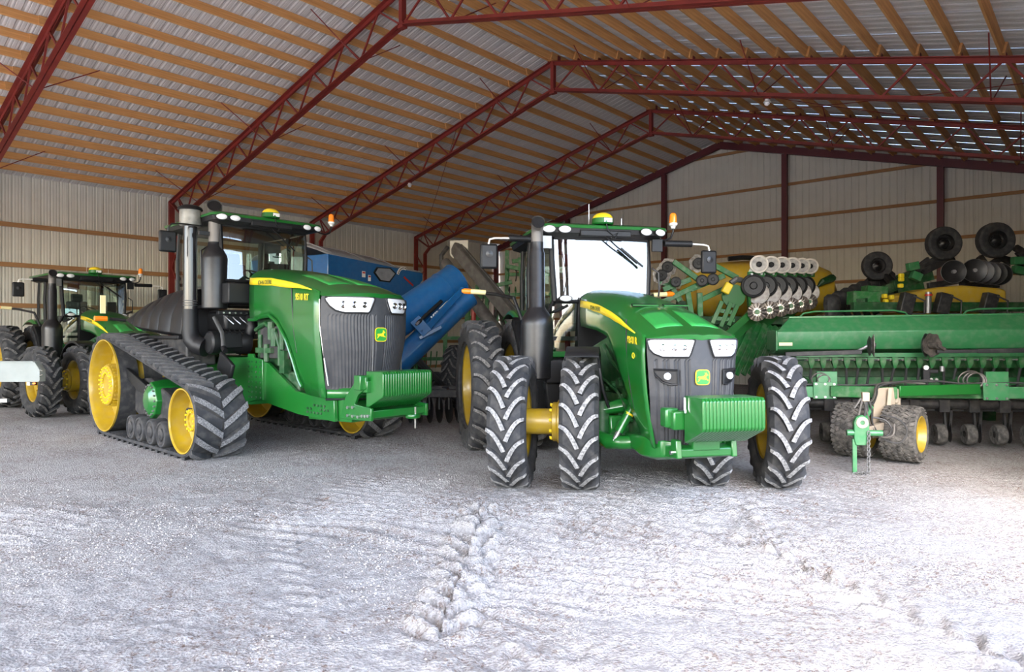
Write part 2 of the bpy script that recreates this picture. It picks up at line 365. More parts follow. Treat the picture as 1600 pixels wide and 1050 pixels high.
for z in GZ:
    lo = max(0, (z-ZE)/SL); hi = 2*HALF-lo; cuts = [lo]+[p for p in posts_v if lo < p < hi]+[hi]
    for a_, b_ in zip(cuts[:-1], cuts[1:]):
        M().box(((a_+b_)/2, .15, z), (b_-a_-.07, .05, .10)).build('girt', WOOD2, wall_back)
wall_front = struct(barn(link('wall_front', None)))
for i in range(math.ceil(2*HALF/PW)):          # near gable, out of view; wide open doorway added to brighten the left floor
    v0 = i*PW; v1 = min(v0+PW, 2*HALF); zt_ = (ztop(v0)+ztop(v1))/2+.15; zb_ = 5.6 if 2 < v0 < 21 else -.1
    M().box(((v0+v1)/2, -UL-.1, (zt_+zb_)/2), (v1-v0-.003, .03, zt_-zb_)).build('wall_panel', WALL, wall_front)
# right wall: sheeted at the back, then open bays between the columns, a header beam over the opening
wall_right = struct(barn(link('wall_right', None)))
UO = 3*BAY
for i in range(17):
    o = link('wall_panel', wp, wall_right)
    o.matrix_local = Matrix.Translation((2*HALF+.20, -i*PW, -.15)) @ Matrix(((0, 0, -1), (-1, 0, 0), (0, 1, 0))).to_4x4()
M().box((2*HALF+.05, -(UO+UL)/2, ZE-.12), (.12, UL-UO, .36)).build('header_beam', WOOD, wall_right)
# red steel frames -----------------------------------------------------------
def Vv(v, y, z): return Vector((v, y, z))
def angle_chord(q, p0, p1, y, s=.05, th=.008, up=1):
    s *= KS; th *= KS    # two angle irons back to back
    for sg in (-1, 1):
        q.bar(Vector(p0)+Vector((0, sg*(s/2+.012)+y, 0)), Vector(p1)+Vector((0, sg*(s/2+.012)+y, 0)), s, th)
        q.bar(Vector(p0)+Vector((0, sg*.016+y, -up*s/2)), Vector(p1)+Vector((0, sg*.016+y, -up*s/2)), th, s)
TD = .54*KS
def truss(i, label):
    t = barn(tag(link('roof_truss', None), label, 'truss', 'red steel roof trusses')); y = -i*BAY
    t.location = P0-A*(i*BAY); y = 0
    zt = lambda v: ztop(v)
    zb = lambda v: ztop(v)-TD-.02
    HV = .62*KS                     # haunch: where the bottom chord meets the column's inner leg
    for side in (0, 1):
        f = (lambda v: v) if side == 0 else (lambda v: 2*HALF-v)
        q = M(); angle_chord(q, (f(0), 0, zt(0)), (f(HALF-.02), 0, zt(HALF)), y, .065, .01); q.build('top_chord', RED, t)
        q = M(); angle_chord(q, (f(HV), 0, zb(HV)), (f(HALF-.03), 0, zb(HALF)), y, .06, .01, -1); q.build('bottom_chord', RED, t)
        # zigzag webs: top nodes every second purlin
        tops = [HALF-.12*KS-SP*k for k in range(1, 18, 2)]
        tops = [v for v in tops if v > .15]
        bots = [HALF]+[a-SP for a in tops]
        for k, v in enumerate(tops):
            for vb in (bots[k] if k else HALF-.04, bots[k+1]):
                if vb < HV-.1: vb = HV
                M().bar((f(v), y, zt(v)-.03), (f(vb), y, zb(vb)+.03), .036, .036).build('web_bar', RED, t)
        # column: two legs with lacing
        q = M(); q.box((f(.0), y, ZE/2), (.09, .17, ZE)); q.build('column_leg', RED, t)
        q = M(); q.box((f(.59), y, (ZE-.77)/2), (.08, .14, ZE-.77)); q.build('column_leg', RED, t)
        M().bar((f(.04), y, ZE-.05), (f(HV), y, zb(HV)+.02), .12, .03).build('haunch_plate', RED, t)
        M().bar((f(.59), y, ZE-.78), (f(HV), y, zb(HV)), .12, .07).build('haunch_plate', RED, t)
        for k in range(8):
            z0 = .1+k*.65; e = (.03, .56) if k % 2 == 0 else (.56, .03)
            M().bar((f(e[0]), y, z0), (f(e[1]), y, z0+.65), .04, .04).build('lacing_bar', RED, t)
        q = M()
        for k in range(NP): 
            v = HALF-(.12*KS+SP*k)
            if v > 0: q.box((f(v)+.03, y, zt(v)+.075), (.010, .12, .14))
        q.build('purlin_clip', RED, t)
        # knee rods from the truss to a purlin a bit along the roof
        for vv in (1.4*KS, 4.3*KS, 7.2*KS):
            for sg in (-1, 1):
                v2 = vv-.1; M().cyl((f(vv), y, zb(vv)), (f(v2), y+sg*1.2, zt(v2)+.03), .012, 6).build('brace_rod', RED, t)
    M().box((HALF, y, ztop(HALF)-TD/2), (.10, .12, TD+.06)).build('ridge_post', RED, t)
    M().box((HALF, y, ztop(HALF)-TD-.03), (.17, .14, .12)).build('gusset', RED, t, bev=.01)
    return t
truss(1, 'red steel truss nearest the back wall, smallest of those in view')
truss(2, 'red steel truss with a white lamp on each slope, second from the back wall')
truss(3, 'red steel truss rising above the tracked tractor to the top edge of the picture')
truss(4, 'red steel truss crossing the upper left corner of the picture')
# gable frame
gf = barn(tag(link('gable_frame', None), 'dark red solid steel frame standing against the back wall', 'frame'))
for side in (0, 1):
    f = (lambda v: v) if side == 0 else (lambda v: 2*HALF-v)
    M().bar((f(0), 0, ZE-.06), (f(HALF), 0, ztop(HALF)-.06), .15, .25).build('rafter', REDM, gf)
    M().box((f(0), 0, ZE/2-.05), (.2, .16, ZE-.1)).build('corner_post', REDM, gf)
for v in posts_v: M().box((v, 0, (ztop(v)-.2)/2), (.18, .16, ztop(v)-.2)).build('post', REDM, gf)
# bracing cables
for nm, a_, b_, lab in (('brace_cable', (2*BAY, 5.6*KS, ztop(5.6*KS)-.1), (BAY, .3, ZE-.2), 'thin brace cable rising steeply across the left roof slope'),
                        ('brace_cable', (2*BAY-.3, 9.4*KS, ztop(9.4*KS)-.15), (BAY, 15.7*KS, ztop(15.7*KS)-.15), 'thin red brace cable sagging along the right roof slope'),
                        ('brace_cable', (BAY+.3, 9.0*KS, ztop(9*KS)-.2), (2*BAY-.4, 15.7*KS, ztop(15.7*KS)-.25), 'thin red brace cable rising to the right under the right slope')):
    p, q_ = BP(*a_), BP(*b_); d = q_-p
    o = M().tube([p+d*t-Vector((0, 0, .10*math.sin(PI*t))) for t in (0, .25, .5, .75, 1)], .009, 6).build(nm, RED); tag(o, lab, 'cable')
# lamps
def lamp(v, u, lab):
    p = BP(u, v, ztop(v)-TD-.07); l = thing('yard_lamp', lab, 'lamp', p, 0)
    M().lathe([(.001, .0), (.045, 0), (.05, -.03), (.075, -.05), (.08, -.065), (.001, -.065)], 16, ax='z').build('lamp_base', WH, l)
    M().ball((0, 0, -.085), .06, 14, (1, 1, .85)).build('bulb', LENS, l)
    M().box((0, 0, .02), (.12, .12, .03)).build('bracket', RED, l)
lamp(12.31*KS, 2*BAY, 'white round lamp under the truss on the right roof slope'); lamp(4.05*KS, 2*BAY, 'small white lamp under the truss on the left roof slope')
# ---------------------------------------------------------------- wheels
def carc(r, w, y):                      # carcass radius at lateral position y
    t = min(abs(y)/(w/2), 1); return r-.05*(t**2.2)*(w/.45) if t < .8 else r-.05*(.8**2.2)*(w/.45)-.09*((t-.8)/.2)**1.6
def tyre_mesh(name, r, w, rim, nl=21, h=.042, lw=.036, tilt=.2, mats=None, sweep=1.0, detail=6):
    q = M(); rc = r-h; prof = []
    for t in np.linspace(-1, 1, 13):
        y = t*w/2*.93; prof.append((carc(rc, w, y), y))
    side = [(rc*.87+.0, w*.5), (rc*.78, w*.505), (rc*.70, w*.47), (rim+.035, w*.40), (rim, w*.385), (rim-.01, w*.36)]
    prof = [(a, -b) for a, b in side[::-1]]+prof+side
    prof = [(a, b) for a, b in prof]
    q.mi = 0; q.lathe(prof, 48)
    step = 2*PI/nl
    for i in range(nl):
        for s in (-1, 1):
            a0 = i*step+(step/2 if s > 0 else 0); secs = []; tops = []
            for t in np.linspace(0, 1, detail):
                y = s*(.012+(w*.49-.012)*t); dy = s
                an = a0+(tilt*(1-(1-t)**2.0))/r*sweep
                half = lw/2*(1.0+.25*(1-t))
                # direction perpendicular in the (arc, y) plane
                da = tilt*2.0*(1-t)*sweep+.02; dyy = w*.49; L = math.hypot(da, dyy); na, ny = dyy/L, -da/L*s
                top = r-.012*t**2-(.035 if t > .99 else 0); base = carc(rc, w, y)-.012
                def P(off, rad, yy=y): 
                    ang = an+off*na/r; return (rad*math.cos(ang), yy+off*ny, rad*math.sin(ang))
                secs.append((P(-half*1.5, base), P(-half, top), P(half, top), P(half*1.5, base)))
            b = len(q.v)
            for c in secs: q.v += list(c)
            n = len(secs)
            for j in range(n-1):
                for k in range(3):
                    q.f.append((b+4*j+k, b+4*j+k+1, b+4*j+5+k, b+4*j+4+k)); q.m.append(1 if k == 1 else 0)
            q.f.append((b, b+1, b+2, b+3)); q.m.append(0); e = b+4*(n-1); q.f.append((e+3, e+2, e+1, e)); q.m.append(0)
    return q.mesh(name, mats or [RB, RT])
def rim_mesh(name, rim, w, dish, m=Y, hub=.0, holes=8, side=1):
    # dish: lateral position of the disc (toward the outside positive)
    q = M(); W = w*.385
    q.lathe([(rim+.02, -W), (rim+.022, -W+.015), (rim-.03, -W+.03), (rim-.06, -W*.5), (rim-.07, 0), (rim-.06, W*.5), (rim-.03, W-.03), (rim+.022, W-.015), (rim+.02, W)], 44)
    q.lathe([(rim-.068, dish*.6), (rim*.78, dish*.7), (rim*.62, dish), (rim*.5, dish+.01), (rim*.45, dish+.01), (.17, dish-.01), (.165, dish+.03), (.12, dish+.05), (.001, dish+.055)], 36)
    for k in range(holes):
        a = 2*PI*k/holes; q.cyl((.23*math.cos(a), dish-.03, .23*math.sin(a)), (.23*math.cos(a), dish+.035, .23*math.sin(a)), .018, 6)
    return q.mesh(name, m)
TY_F = tyre_mesh('tyre', .79, .44, .46, 20, .045, .040, .25, detail=8)
TY_R = tyre_mesh('tyre', 1.034, .49, .66, 24, .045, .042, .17, [RB, RTD])
TY_FD = tyre_mesh('tyre', .79, .44, .46, 20, .045, .036, .24, [RB, RTD])
RIM_F = rim_mesh('wheel_rim', .46, .44, -.02)
RIM_R = rim_mesh('wheel_rim', .66, .49, -.05)
def wheel(parent, rim, ty, loc, steer=0, spin=0, flip=False):
    o = link('wheel_rim', rim, parent, loc, (0, spin, steer+(PI if flip else 0)))
    t = link('tyre', ty, o)
    if flip: t.rotation_euler = (0, 0, PI)      # lugs keep pointing the same way as on the other side
    return o
def tl(x, y, z): return (x, y, z)
# leaping stag badge: a plain outline
STAG = [(-.48, .02), (-.36, .12), (-.22, .10), (-.05, .12), (.10, .15), (.20, .26), (.16, .40), (.26, .34), (.30, .44), (.34, .32), (.44, .26), (.48, .18), (.34, .16), (.28, .04),
        (.30, -.06), (.46, -.12), (.52, -.24), (.40, -.20), (.20, -.14), (.05, -.14), (-.12, -.10), (-.26, -.12), (-.34, -.24), (-.50, -.34), (-.42, -.20), (-.36, -.04)]
def badge(parent, mtx, s=.085, name='emblem'):
    rr = lambda k: [(k*s*math.copysign(abs(math.cos(a))**.45, math.cos(a)), k*s*math.copysign(abs(math.sin(a))**.45, math.sin(a))) for a in np.linspace(0, 2*PI, 33)[:-1]]
    def poly(pts, z0, z1):
        q = M(); n = len(pts); q.add([(x, y, z0) for x, y in pts]+[(x, y, z1) for x, y in pts], [tuple(range(n))[::-1], tuple(range(n, 2*n))]+[(i, (i+1) % n, (i+1) % n+n, i+n) for i in range(n)]); return q
    o = poly(rr(1), 0, .010).build(name, YS, parent); o.matrix_local = mtx
    poly(rr(.90), .010, .013).build('emblem_field', mat_badge, o)
    poly([(x*s*1.5, y*s*1.6-s*.05) for x, y in STAG], .013, .016).build('emblem_stag', YS, o, smooth=False)
    return o
mat_badge = mat('badge_green', (.03, .30, .04), .35)
def suitcase(parent, n, x_face, depth, zt, zb, wid, zbb, name='suitcase_weight'):
    p = wid/n; poly = [(x_face-depth, zt+.01), (x_face-.03, zt+.01), (x_face, zt-.02), (x_face, zb+.02), (x_face-.02, zb-.01), (x_face-depth+.02, zbb), (x_face-depth, zbb+.02)]
    q = M().prism(poly, -p*.46, p*.46); 
    # raised front rib so that every plate reads on its own
    me = q.mesh(name, G)
    for i in range(n):
        o = link(name, me, parent, (0, -wid/2+p*(i+.5), 0)); md = o.modifiers.new('bevel', 'BEVEL'); md.width = p*.22; md.segments = 2; md.limit_method = 'ANGLE'
def oval_lamp(parent, loc, rx=.075, rz=.05, tilt=0, name='work_lamp'):
    o = link(name, None, parent, loc)
    h = M().lathe([(1.12, -.05), (1.18, 0), (1.12, .012), (1.0, .012)], 20, ax='x')
    h.v = [(x, y*rx, z*rz) for x, y, z in h.v]
    oo = h.build(name, K, parent, loc, (0, 0, tilt)); bpy.data.objects.remove(o)
    l = M().lathe([(1.0, .005), (.8, .018), (.4, .028), (.001, .03)], 20, ax='x'); l.v = [(x, y*rx, z*rz) for x, y, z in l.v]
    l.build('lens', LENS, oo)
    return oo
# ---------------------------------------------------------------- cab shared by all three tractors
def cab(t, xf, zt, zb, hw, L, roofz, dk=False, refl=GL, roof_x=None):
    """xf front glass x at top, zt glass top, zb glass bottom, hw half width at the front, L length"""
    gr = GDK if dk else G
    xb = xf-L; fw = hw; mw = hw+.13     # cab is widest at the doors
    rx = roof_x
    # corner pillars
    for s in (-1, 1):
        M().tube([(xf+.05, s*(fw-.03), zb-.0), (xf+.03, s*(fw+.0), (zb+zt)/2), (xf-.03, s*fw, zt+.03)], .045, 8).build('front_pillar', K, t)
        M().tube([(xf-.75, s*(mw), zb-.45), (xf-.78, s*(mw+.01), (zb+zt)/2), (xf-.80, s*(mw-.02), zt+.03)], .04, 8).build('door_pillar', K, t)
        M().tube([(xb, s*(fw), zb-.2), (xb+.03, s*(fw+.01), (zb+zt)/2), (xb+.08, s*fw, zt+.03)], .045, 8).build('rear_pillar', K, t)
        M().tube([(xf+.05, s*(fw-.02), zb), (xf-.3, s*(mw-.03), zb-.42), (xf-.75, s*mw, zb-.45), (xb, s*fw, zb-.2)], .035, 8).build('sill', K, t)
        ys = lambda x: s*lerp(x, [xb, xf-.78, xf], [fw+.01, mw+.01, fw+.01])
        rows = []
        for z, inn in ((zb-.35, 0), ((zb+zt)/2, .012), (zt, 0)):
            rows.append([(x, ys(x)+s*inn, z) for x in np.linspace(xf-.06, xb+.05, 7)])
        M().grid(rows).build('side_window', GLS, t)
        M().tube([(xf-.12, s*(mw+.10), zb+.1), (xf-.14, s*(mw+.12), zb+.2), (xf-.16, s*(mw+.12), zt-.45), (xf-.18, s*(mw+.02), zt-.38)], .014, 8).build('grab_rail', KM, t)
    # windscreen, gently bowed
    rows = [[(xf+.03+.05*(1-(y/fw)**2)+.05*(1-k), y*(1-.03*(1-k)), zb+(zt-zb)*k) for y in np.linspace(-fw+.02, fw-.02, 13)] for k in np.linspace(0, 1, 6)]
    M().grid(rows).build('windscreen', refl, t)
    M().tube([rows[0][0], rows[0][6], rows[0][12]], .03, 8).build('windscreen_frame', K, t); M().tube([rows[5][0], rows[5][6], rows[5][12]], .035, 8).build('windscreen_frame', K, t)
    rows2 = [[(xb+.02, y, zb-.1+(zt-zb+.1)*k) for y in np.linspace(-fw+.02, fw-.02, 5)] for k in (0, 1)]
    M().grid(rows2).build('rear_window', GLS, t)
    # roof: black visor below, green cap above
    def ring(x0, x1, w0, w1, z, r=.12):
        out = []
        for (cx, cy, a0) in ((x1-r, w1-r, 0), (x0+r, w0-r, 90), (x0+r, -w0+r, 180), (x1-r, -w1+r, 270)):
            for a in (0, 30, 60, 90):
                an = math.radians(a0+a); out.append((cx+r*math.cos(an), cy+r*math.sin(an), z))
        return out
    xr = rx+.0; rb = xb-.25
    M().loft([ring(rb+.1, xr-.10, hw+.02, hw+.05, zt-.0, .1), ring(rb, xr, hw+.14, hw+.20, zt+.045), ring(rb, xr+.01, hw+.16, hw+.22, roofz-.09)]).build('roof_visor', K, t)
    M().loft([ring(rb, xr+.02, hw+.18, hw+.24, roofz-.088), ring(rb-.02, xr+.01, hw+.19, hw+.23, roofz-.045), ring(rb+.06, xr-.08, hw+.10, hw+.14, roofz-.012), ring(rb+.3, xr-.35, hw-.15, hw-.12, roofz+.012)]).build('roof', gr, t)
    M().box((xr-.02, 0, roofz-.155), (.10, .75, .085)).build('roof_vent_panel', K, t, bev=.012)
    zl = zt+.085 if roofz-zt < .25 else (zt+roofz)/2-.03
    for s in (-1, 1):
        for yy, tl_ in ((hw+.10, .25), (hw-.12, .1)):
            oval_lamp(t, (xr+.025-(.015 if yy > hw else 0), s*yy, zl), .085, .048, s*tl_)
    # interior
    M().box((xf-.95, 0, zb-.35), (.5, .55, .12)).build('seat', SEAT, t, bev=.04)
    M().box((xf-1.2, 0, zb+.05), (.12, .5, .75), ((0, 1, 0), -.15)).build('seat_back', SEAT, t, bev=.04)
    M().box((xf-1.24, 0, zb+.52), (.09, .28, .2), ((0, 1, 0), -.15)).build('headrest', SEAT, t, bev=.03)
    M().box((xf-1.0, -.42, zb-.05), (.5, .16, .14)).build('armrest', SEAT, t, bev=.03)
    q = M(); q.lathe([(.19+.014*math.cos(a), .014*math.sin(a)) for a in np.linspace(0, 2*PI, 8)], 28, ax='z'); q.bar((-.19, 0, 0), (.19, 0, 0), .03, .015); q.bar((0, 0, 0), (0, .19, 0), .03, .015); q.cyl((0, 0, -.04), (0, 0, .02), .05)
    q.build('steering_wheel', K, t, (xf-.42, 0, zb+.16), (0, .55, 0))
    M().tube([(xf-.42, 0, zb+.14), (xf-.28, 0, zb-.1), (xf-.15, 0, zb-.4)], [.03, .05, .08], 10).build('steering_column', K, t)
    M().box((xf-.7, 0, zb-.52), (1.5, 1.45, .06)).build('cab_floor', K, t)
    M().box((xf-.25, .5, zb+.25), (.05, .22, .28)).build('monitor', K, t, bev=.01)
    M().box((xf-.15, -.42, zt-.14), (.05, .26, .16)).build('sun_blind', K, t, bev=.01)
def dome(t, x, z, y=0):
    o = M().lathe([(.001, 0), (.14, 0), (.155, .02), (.15, .085), (.145, .09)], 24, c=(0, 0, 0), ax='z').build('receiver_dome_base', G, t, (x, y, z))
    M().ball((0, 0, .085), .145, 20, (1, 1, .62), 0).build('receiver_dome', YS, o)
    M().box((.145, .03, .05), (.015, .12, .06)).build('receiver_badge', WH, o, bev=.004)
def beacon(t, x, y, z0, z1):
    q = M().tube([(x, y-.28, z0), (x, y-.14, z0-.03), (x, y-.04, z0+.01), (x, y, z0+.10), (x, y, z1)], .016, 8); o = q.build('beacon_arm', KM, t)
    M().lathe([(.001, 0), (.03, 0), (.035, .03), (.06, .05), (.065, .07), (.06, .08), (.001, .08)], 18, (x, y, z1-.02), 'z').build('beacon_base', WH, o)
    M().lathe([(.001, .15), (.025, .148), (.045, .13), (.052, .09), (.056, 0), (.001, 0)], 18, (x, y, z1+.058), 'z').build('beacon_lens', AMB, o)
def mirror(t, pts, c, sz=(.06, .19, .30), dark=False, arm_r=.013, m_arm=None):
    o = M().tube(pts, arm_r, 8).build('mirror_arm', m_arm or ST, t)
    h = M().box(c, sz).build('mirror_housing', K, o, bev=.028)
    M().lathe([(.045, 0), (.05, .012), (.001, .02)], 14, (c[0]+sz[0]/2, c[1], c[2]+.03), 'x').build('mirror_pivot', KM, o)
    return o
# ---------------------------------------------------------------- wheeled tractor
def wheeled_tractor(steer, dk=False, TYF=TY_F, hero=True, lettering=None, stamp=True):
    gr = GDK if dk else G
    t = link('tractor', None)
    # hood -------------------------------------------------------------
    HX = [-1.35, -.9, -.4, .1, .55, .9, 1.12, 1.26, 1.33]
    def wid(x): return lerp(x, [-1.35, -.6, 0, .8, 1.2, 1.33], [.36, .40, .44, .49, .515, .50])
    def zc(x): return lerp(x, HX, [2.46, 2.42, 2.36, 2.26, 2.13, 2.00, 1.91, 1.85, 1.83])
    def zs(x): return lerp(x, HX, [2.33, 2.29, 2.22, 2.12, 2.00, 1.89, 1.83, 1.80, 1.79])
    rows = []
    for x in HX:
        r = []
        for k in np.linspace(-1, 1, 17):
            a = abs(k); y = wid(x)*math.copysign(a, k); z = zc(x)+(zs(x)-zc(x))*a**3.2
            xx = x+((.09*(1-a**2.2)-.125*a**2.2)*(x-1.1)/.23 if x > 1.1 else 0)
            if a < .06: z -= .008
            r.append((xx, y, z))
        rows.append(r)
    # front lip
    rows.append([(x-.015, y*.985, z-.05) for x, y, z in rows[-1]])
    hood = M().grid(rows).build('hood', gr, t)
    # louvre slots and the raised panel on the hood top
    for s in (-1, 1):
        ang = math.atan((zc(.55)-zc(.1))/.45)
        o = M().box((.42, s*.19, zc(.42)+.000), (.045, .30, .022), ((0, 1, 0), -ang)).build('hood_slot', K, hood)
        M().box((.455, s*.19, zc(.455)+.008), (.02, .31, .012), ((0, 1, 0), -ang)).build('slot_lip', gr, hood)
        r = [[(x, s*(.05+(wid(x)*.70-.05)*k), zc(x)+(zs(x)-zc(x))*((.05+(wid(x)*.70-.05)*k)/wid(x))**3.2+.004) for k in np.linspace(0, 1, 5)] for x in np.linspace(.62, 1.1, 6)]
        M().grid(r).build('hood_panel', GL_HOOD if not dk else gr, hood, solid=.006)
    # side panels with the wheel arch
    lo = lambda x: lerp(x, [-1.35, -.5, -.1, .08, .38, .57, .80, .95, 1.05], [1.95, 1.88, 1.80, 1.66, 1.27, 1.0, .74, .66, .66])
    for s in (-1, 1):
        r = []
        for x in [-1.35, -1.0, -.6, -.3, -.1, .08, .2, .38, .47, .57, .68, .80, .95, 1.05, 1.16]:
            z0, z1 = lo(x), zs(x); c = []
            for k in np.linspace(0, 1, 7):
                z = z0+(z1-z0)*k; nar = max(0, (1.55-z))*.10+max(0, 1.1-z)*.06
                c.append((x, s*(wid(x)+.012*math.sin(PI*k)-nar), z))
            r.append(c)
        o = M().grid(r).build('side_panel', gr, t, solid=.015)
        # dark joint between side panel and nose
        q = M(); q.tube([(.60, s*(wid(.6)+.005), 2.0), (.62, s*(wid(.6)+.010), 1.7), (.66, s*(wid(.6)-.012), 1.3), (.70, s*(wid(.6)-.05), 1.02)], .009, 6); q.build('panel_joint', K, o)
        # yellow stripe: narrow at the front
        st = []
        for x in np.linspace(-1.30, .93, 14):
            zt = zs(x)-.02-.01*(x > .5); hgt = lerp(x, [-1.3, -.6, .3, .93], [.09, .10, .075, .008])
            st.append([(x, s*(wid(x)+.018), zt), (x, s*(wid(x)+.026), zt-hgt)])
        sp = M().grid(st).build('hood_stripe', YS, t, solid=.003)
        f = frame((-.55, s*(wid(-.55)+.032), zs(-.55)-.075), (-s*1.0, -.045, s*(.10)) , (0, 0, 1))
        if hero: text('JOHN DEERE', 'stripe_lettering', .075, GDK, sp, f, .001)
        f = frame((.83, s*(wid(.83)+.020), zs(.83)-.145), (-s*1.0, -.05, s*.05), (0, 0, 1))
        if lettering: text(lettering, 'model_lettering', .105, YS, o, f, .001, .003)
        if lettering:
            q = M().lathe([(.028+.006*math.cos(a), .004*math.sin(a)) for a in np.linspace(0, 2*PI, 6)], 20, (.85, s*(wid(.85)+.012), zs(.85)-.30)); q.build('side_badge', YS, o)
    # nose / grille ------------------------------------------------------
    def nose(y, z, off=0):
        w_ = lerp(z, [.68, .9, 1.2, 1.6, 1.8], [.40, .44, .47, .50, .51]); a = min(abs(y)/w_, 1)
        return (1.22+.20*(1-a**2.4)-.10*max(0, (1.25-z)/.55)**1.5-.02+off*1.0, y, z)
    ys = np.linspace(-1, 1, 61); r = []
    for z in [.70, .74, .8, .9, 1.0, 1.1, 1.2, 1.3, 1.4, 1.5, 1.56, 1.585, 1.62, 1.7, 1.79]:
        w_ = lerp(z, [.68, .9, 1.2, 1.6, 1.8], [.40, .44, .47, .50, .51]); c = []
        for i, k in enumerate(ys):
            y = k*w_; rib = .012 if (z < 1.57 and z > .73 and i % 2 == 0 and not (i % 6 == 0) and abs(k) < .93 and not (abs(y) < lerp(z, [.7, 1.2, 1.57], [.03, .10, .13]))) else 0
            p = nose(y, z, 0); c.append((p[0]-rib, p[1], p[2]))
        r.append(c)
    gl = M().grid(r).build('grille', KG, t, solid=.01, smooth=False)
    # headlights
    for s in (-1, 1):
        rr = []
        for z, a, b in ((1.775, .075, .505), (1.74, .085, .505), (1.68, .105, .49), (1.635, .12, .455), (1.60, .14, .38)):
            rr.append([nose(s*(a+(b-a)*k), z, .016) for k in np.linspace(0, 1, 9)])
        hl = M().grid(rr).build('headlight', LENS, t, solid=.02)
        for yy, zz, ra in ((.38, 1.70, .042), (.28, 1.70, .038), (.19, 1.70, .033)):
            p = nose(s*yy, zz, .018)
            M().lathe([(ra, 0), (ra*1.05, .006), (ra*.85, .008), (ra*.5, -.0), (.001, .006)], 18, (p[0], p[1], p[2]), 'x').build('headlight_reflector', LIN, hl)
        q = M(); edge = [rr[0][0], rr[0][8], rr[1][8], rr[2][8], rr[3][8], rr[4][8], rr[4][4], rr[4][0], rr[3][0], rr[1][0], rr[0][0]]
        q.tube(edge, .009, 6); q.build('headlight_surround', K, hl)
        # fog lamp
        c0 = nose(s*.365, 1.415, .012)
        pts = [nose(s*y_, z_, .02) for y_, z_ in ((.25, 1.47), (.25, 1.33), (.31, 1.325), (.38, 1.35), (.44, 1.42), (.455, 1.475), (.25, 1.47))]
        q = M().tube(pts, .012, 6); fo = q.build('fog_lamp_bezel', K, t)
        M().add([nose(s*y_, z_, .012) for y_, z_ in ((.25, 1.47), (.25, 1.33), (.31, 1.325), (.38, 1.35), (.44, 1.42), (.455, 1.475))], [(0, 1, 2, 3, 4, 5)]).build('fog_lamp_recess', K, fo)
        c1 = nose(s*.345, 1.41, .02); M().lathe([(.036, 0), (.036, .02), (.02, .035), (.001, .04)], 16, (c1[0]-.0, c1[1], c1[2]), 'x').build('fog_lamp', LENS, fo)
    c = nose(0, 1.40, .012); badge(t, frame((c[0], 0, 1.40), (0, 1, 0), (.0, 0, 1)), .078)
    # lower chin casting and frame --------------------------------------------
    ch = []
    for x0, z0, z1, w_ in ((.25, .55, .70, .36), (.8, .50, .74, .40), (1.05, .52, .745, .40), (1.2, .55, .745, .34), (1.26, .57, .735, .24)):
        ch.append([(x0, -w_, z0+.03), (x0, -w_, z1), (x0, w_, z1), (x0, w_, z0+.03), (x0, w_*.8, z0), (x0, -w_*.8, z0)])
    M().loft(ch).build('chin_casting', gr, t, bev=.015)
    M().prism([(1.1, .57), (1.1, .70), (1.30, .71), (1.42, .73), (1.5, .70), (1.5, .62), (1.35, .585)], -.31, .31).build('front_support', gr, t, bev=.012)
    for s in (-1, 1):
        M().prism([(1.38, .60), (1.38, .79), (1.50, .79), (1.52, .61)], s*.30-.03, s*.30+.03).build('support_lug', gr, t, bev=.01)
        M().cyl((1.43, s*.30-.06, .66), (1.43, s*.30+.06, .66), .022, 10).build('lug_bolt', CH, t)
    M().box((1.46, 0, 1.03), (.52, .10, .14)).build('weight_bar', gr, t, bev=.01)
    M().box((1.56, 0, 1.0), (.16, .84, .18)).build('weight_bracket', gr, t, bev=.015)
    M().box((1.50, -.40, 1.02), (.14, .14, .19)).build('bracket_end', gr, t, bev=.02); M().box((1.50, .40, 1.02), (.14, .14, .19)).build('bracket_end', gr, t, bev=.02)
    M().box((1.45, 0, .82), (.10, .30, .3)).build('bracket_stem', gr, t, bev=.01)
    suitcase(t, 18, 2.015, .36, 1.235, .945, .64, .79)
    for s in (-1, 1): M().tube([(1.70, s*.335, 1.23), (1.70, s*.335, 1.12), (1.72, s*.335, 1.08)], .012, 6).build('weight_pin', CH, t)
    # engine & transmission seen under the hood
    M().prism([(-3.2, .75), (-3.2, 1.5), (-1.5, 1.6), (-.4, 1.85), (.85, 1.75), (.9, .75), (.3, .62), (-1.8, .6)], -.27, .27).build('engine_block', GDK, t, bev=.03)
    q = M()
    for k in range(7): q.cyl((-.5+.22*k, -.33, 1.15+.05*(k % 3)), (-.5+.22*k, -.25, 1.15+.05*(k % 3)), .06, 10)
    for s in (-1, 1):
        q.tube([(-.6, s*.30, 1.7), (-.2, s*.34, 1.5), (.2, s*.33, 1.35), (.5, s*.30, 1.0)], .03, 8); q.tube([(-.7, s*.32, 1.3), (0, s*.35, 1.15), (.4, s*.33, .85)], .02, 8)
        q.box((-.2, s*.31, 1.0), (.5, .10, .25)); q.box((.35, s*.3, 1.35), (.2, .08, .4))
    q.build('engine_pipes', GDK, t)
    # front axle -----------------------------------------------------------
    M().loft([[(x_, y_, z_) for x_, z_ in ((-.13, .88), (.13, .88), (.16, .72), (.1, .60), (-.1, .60), (-.16, .72))] for y_ in (-.5, -.2, .2, .5)]).build('front_axle', gr, t, bev=.02)
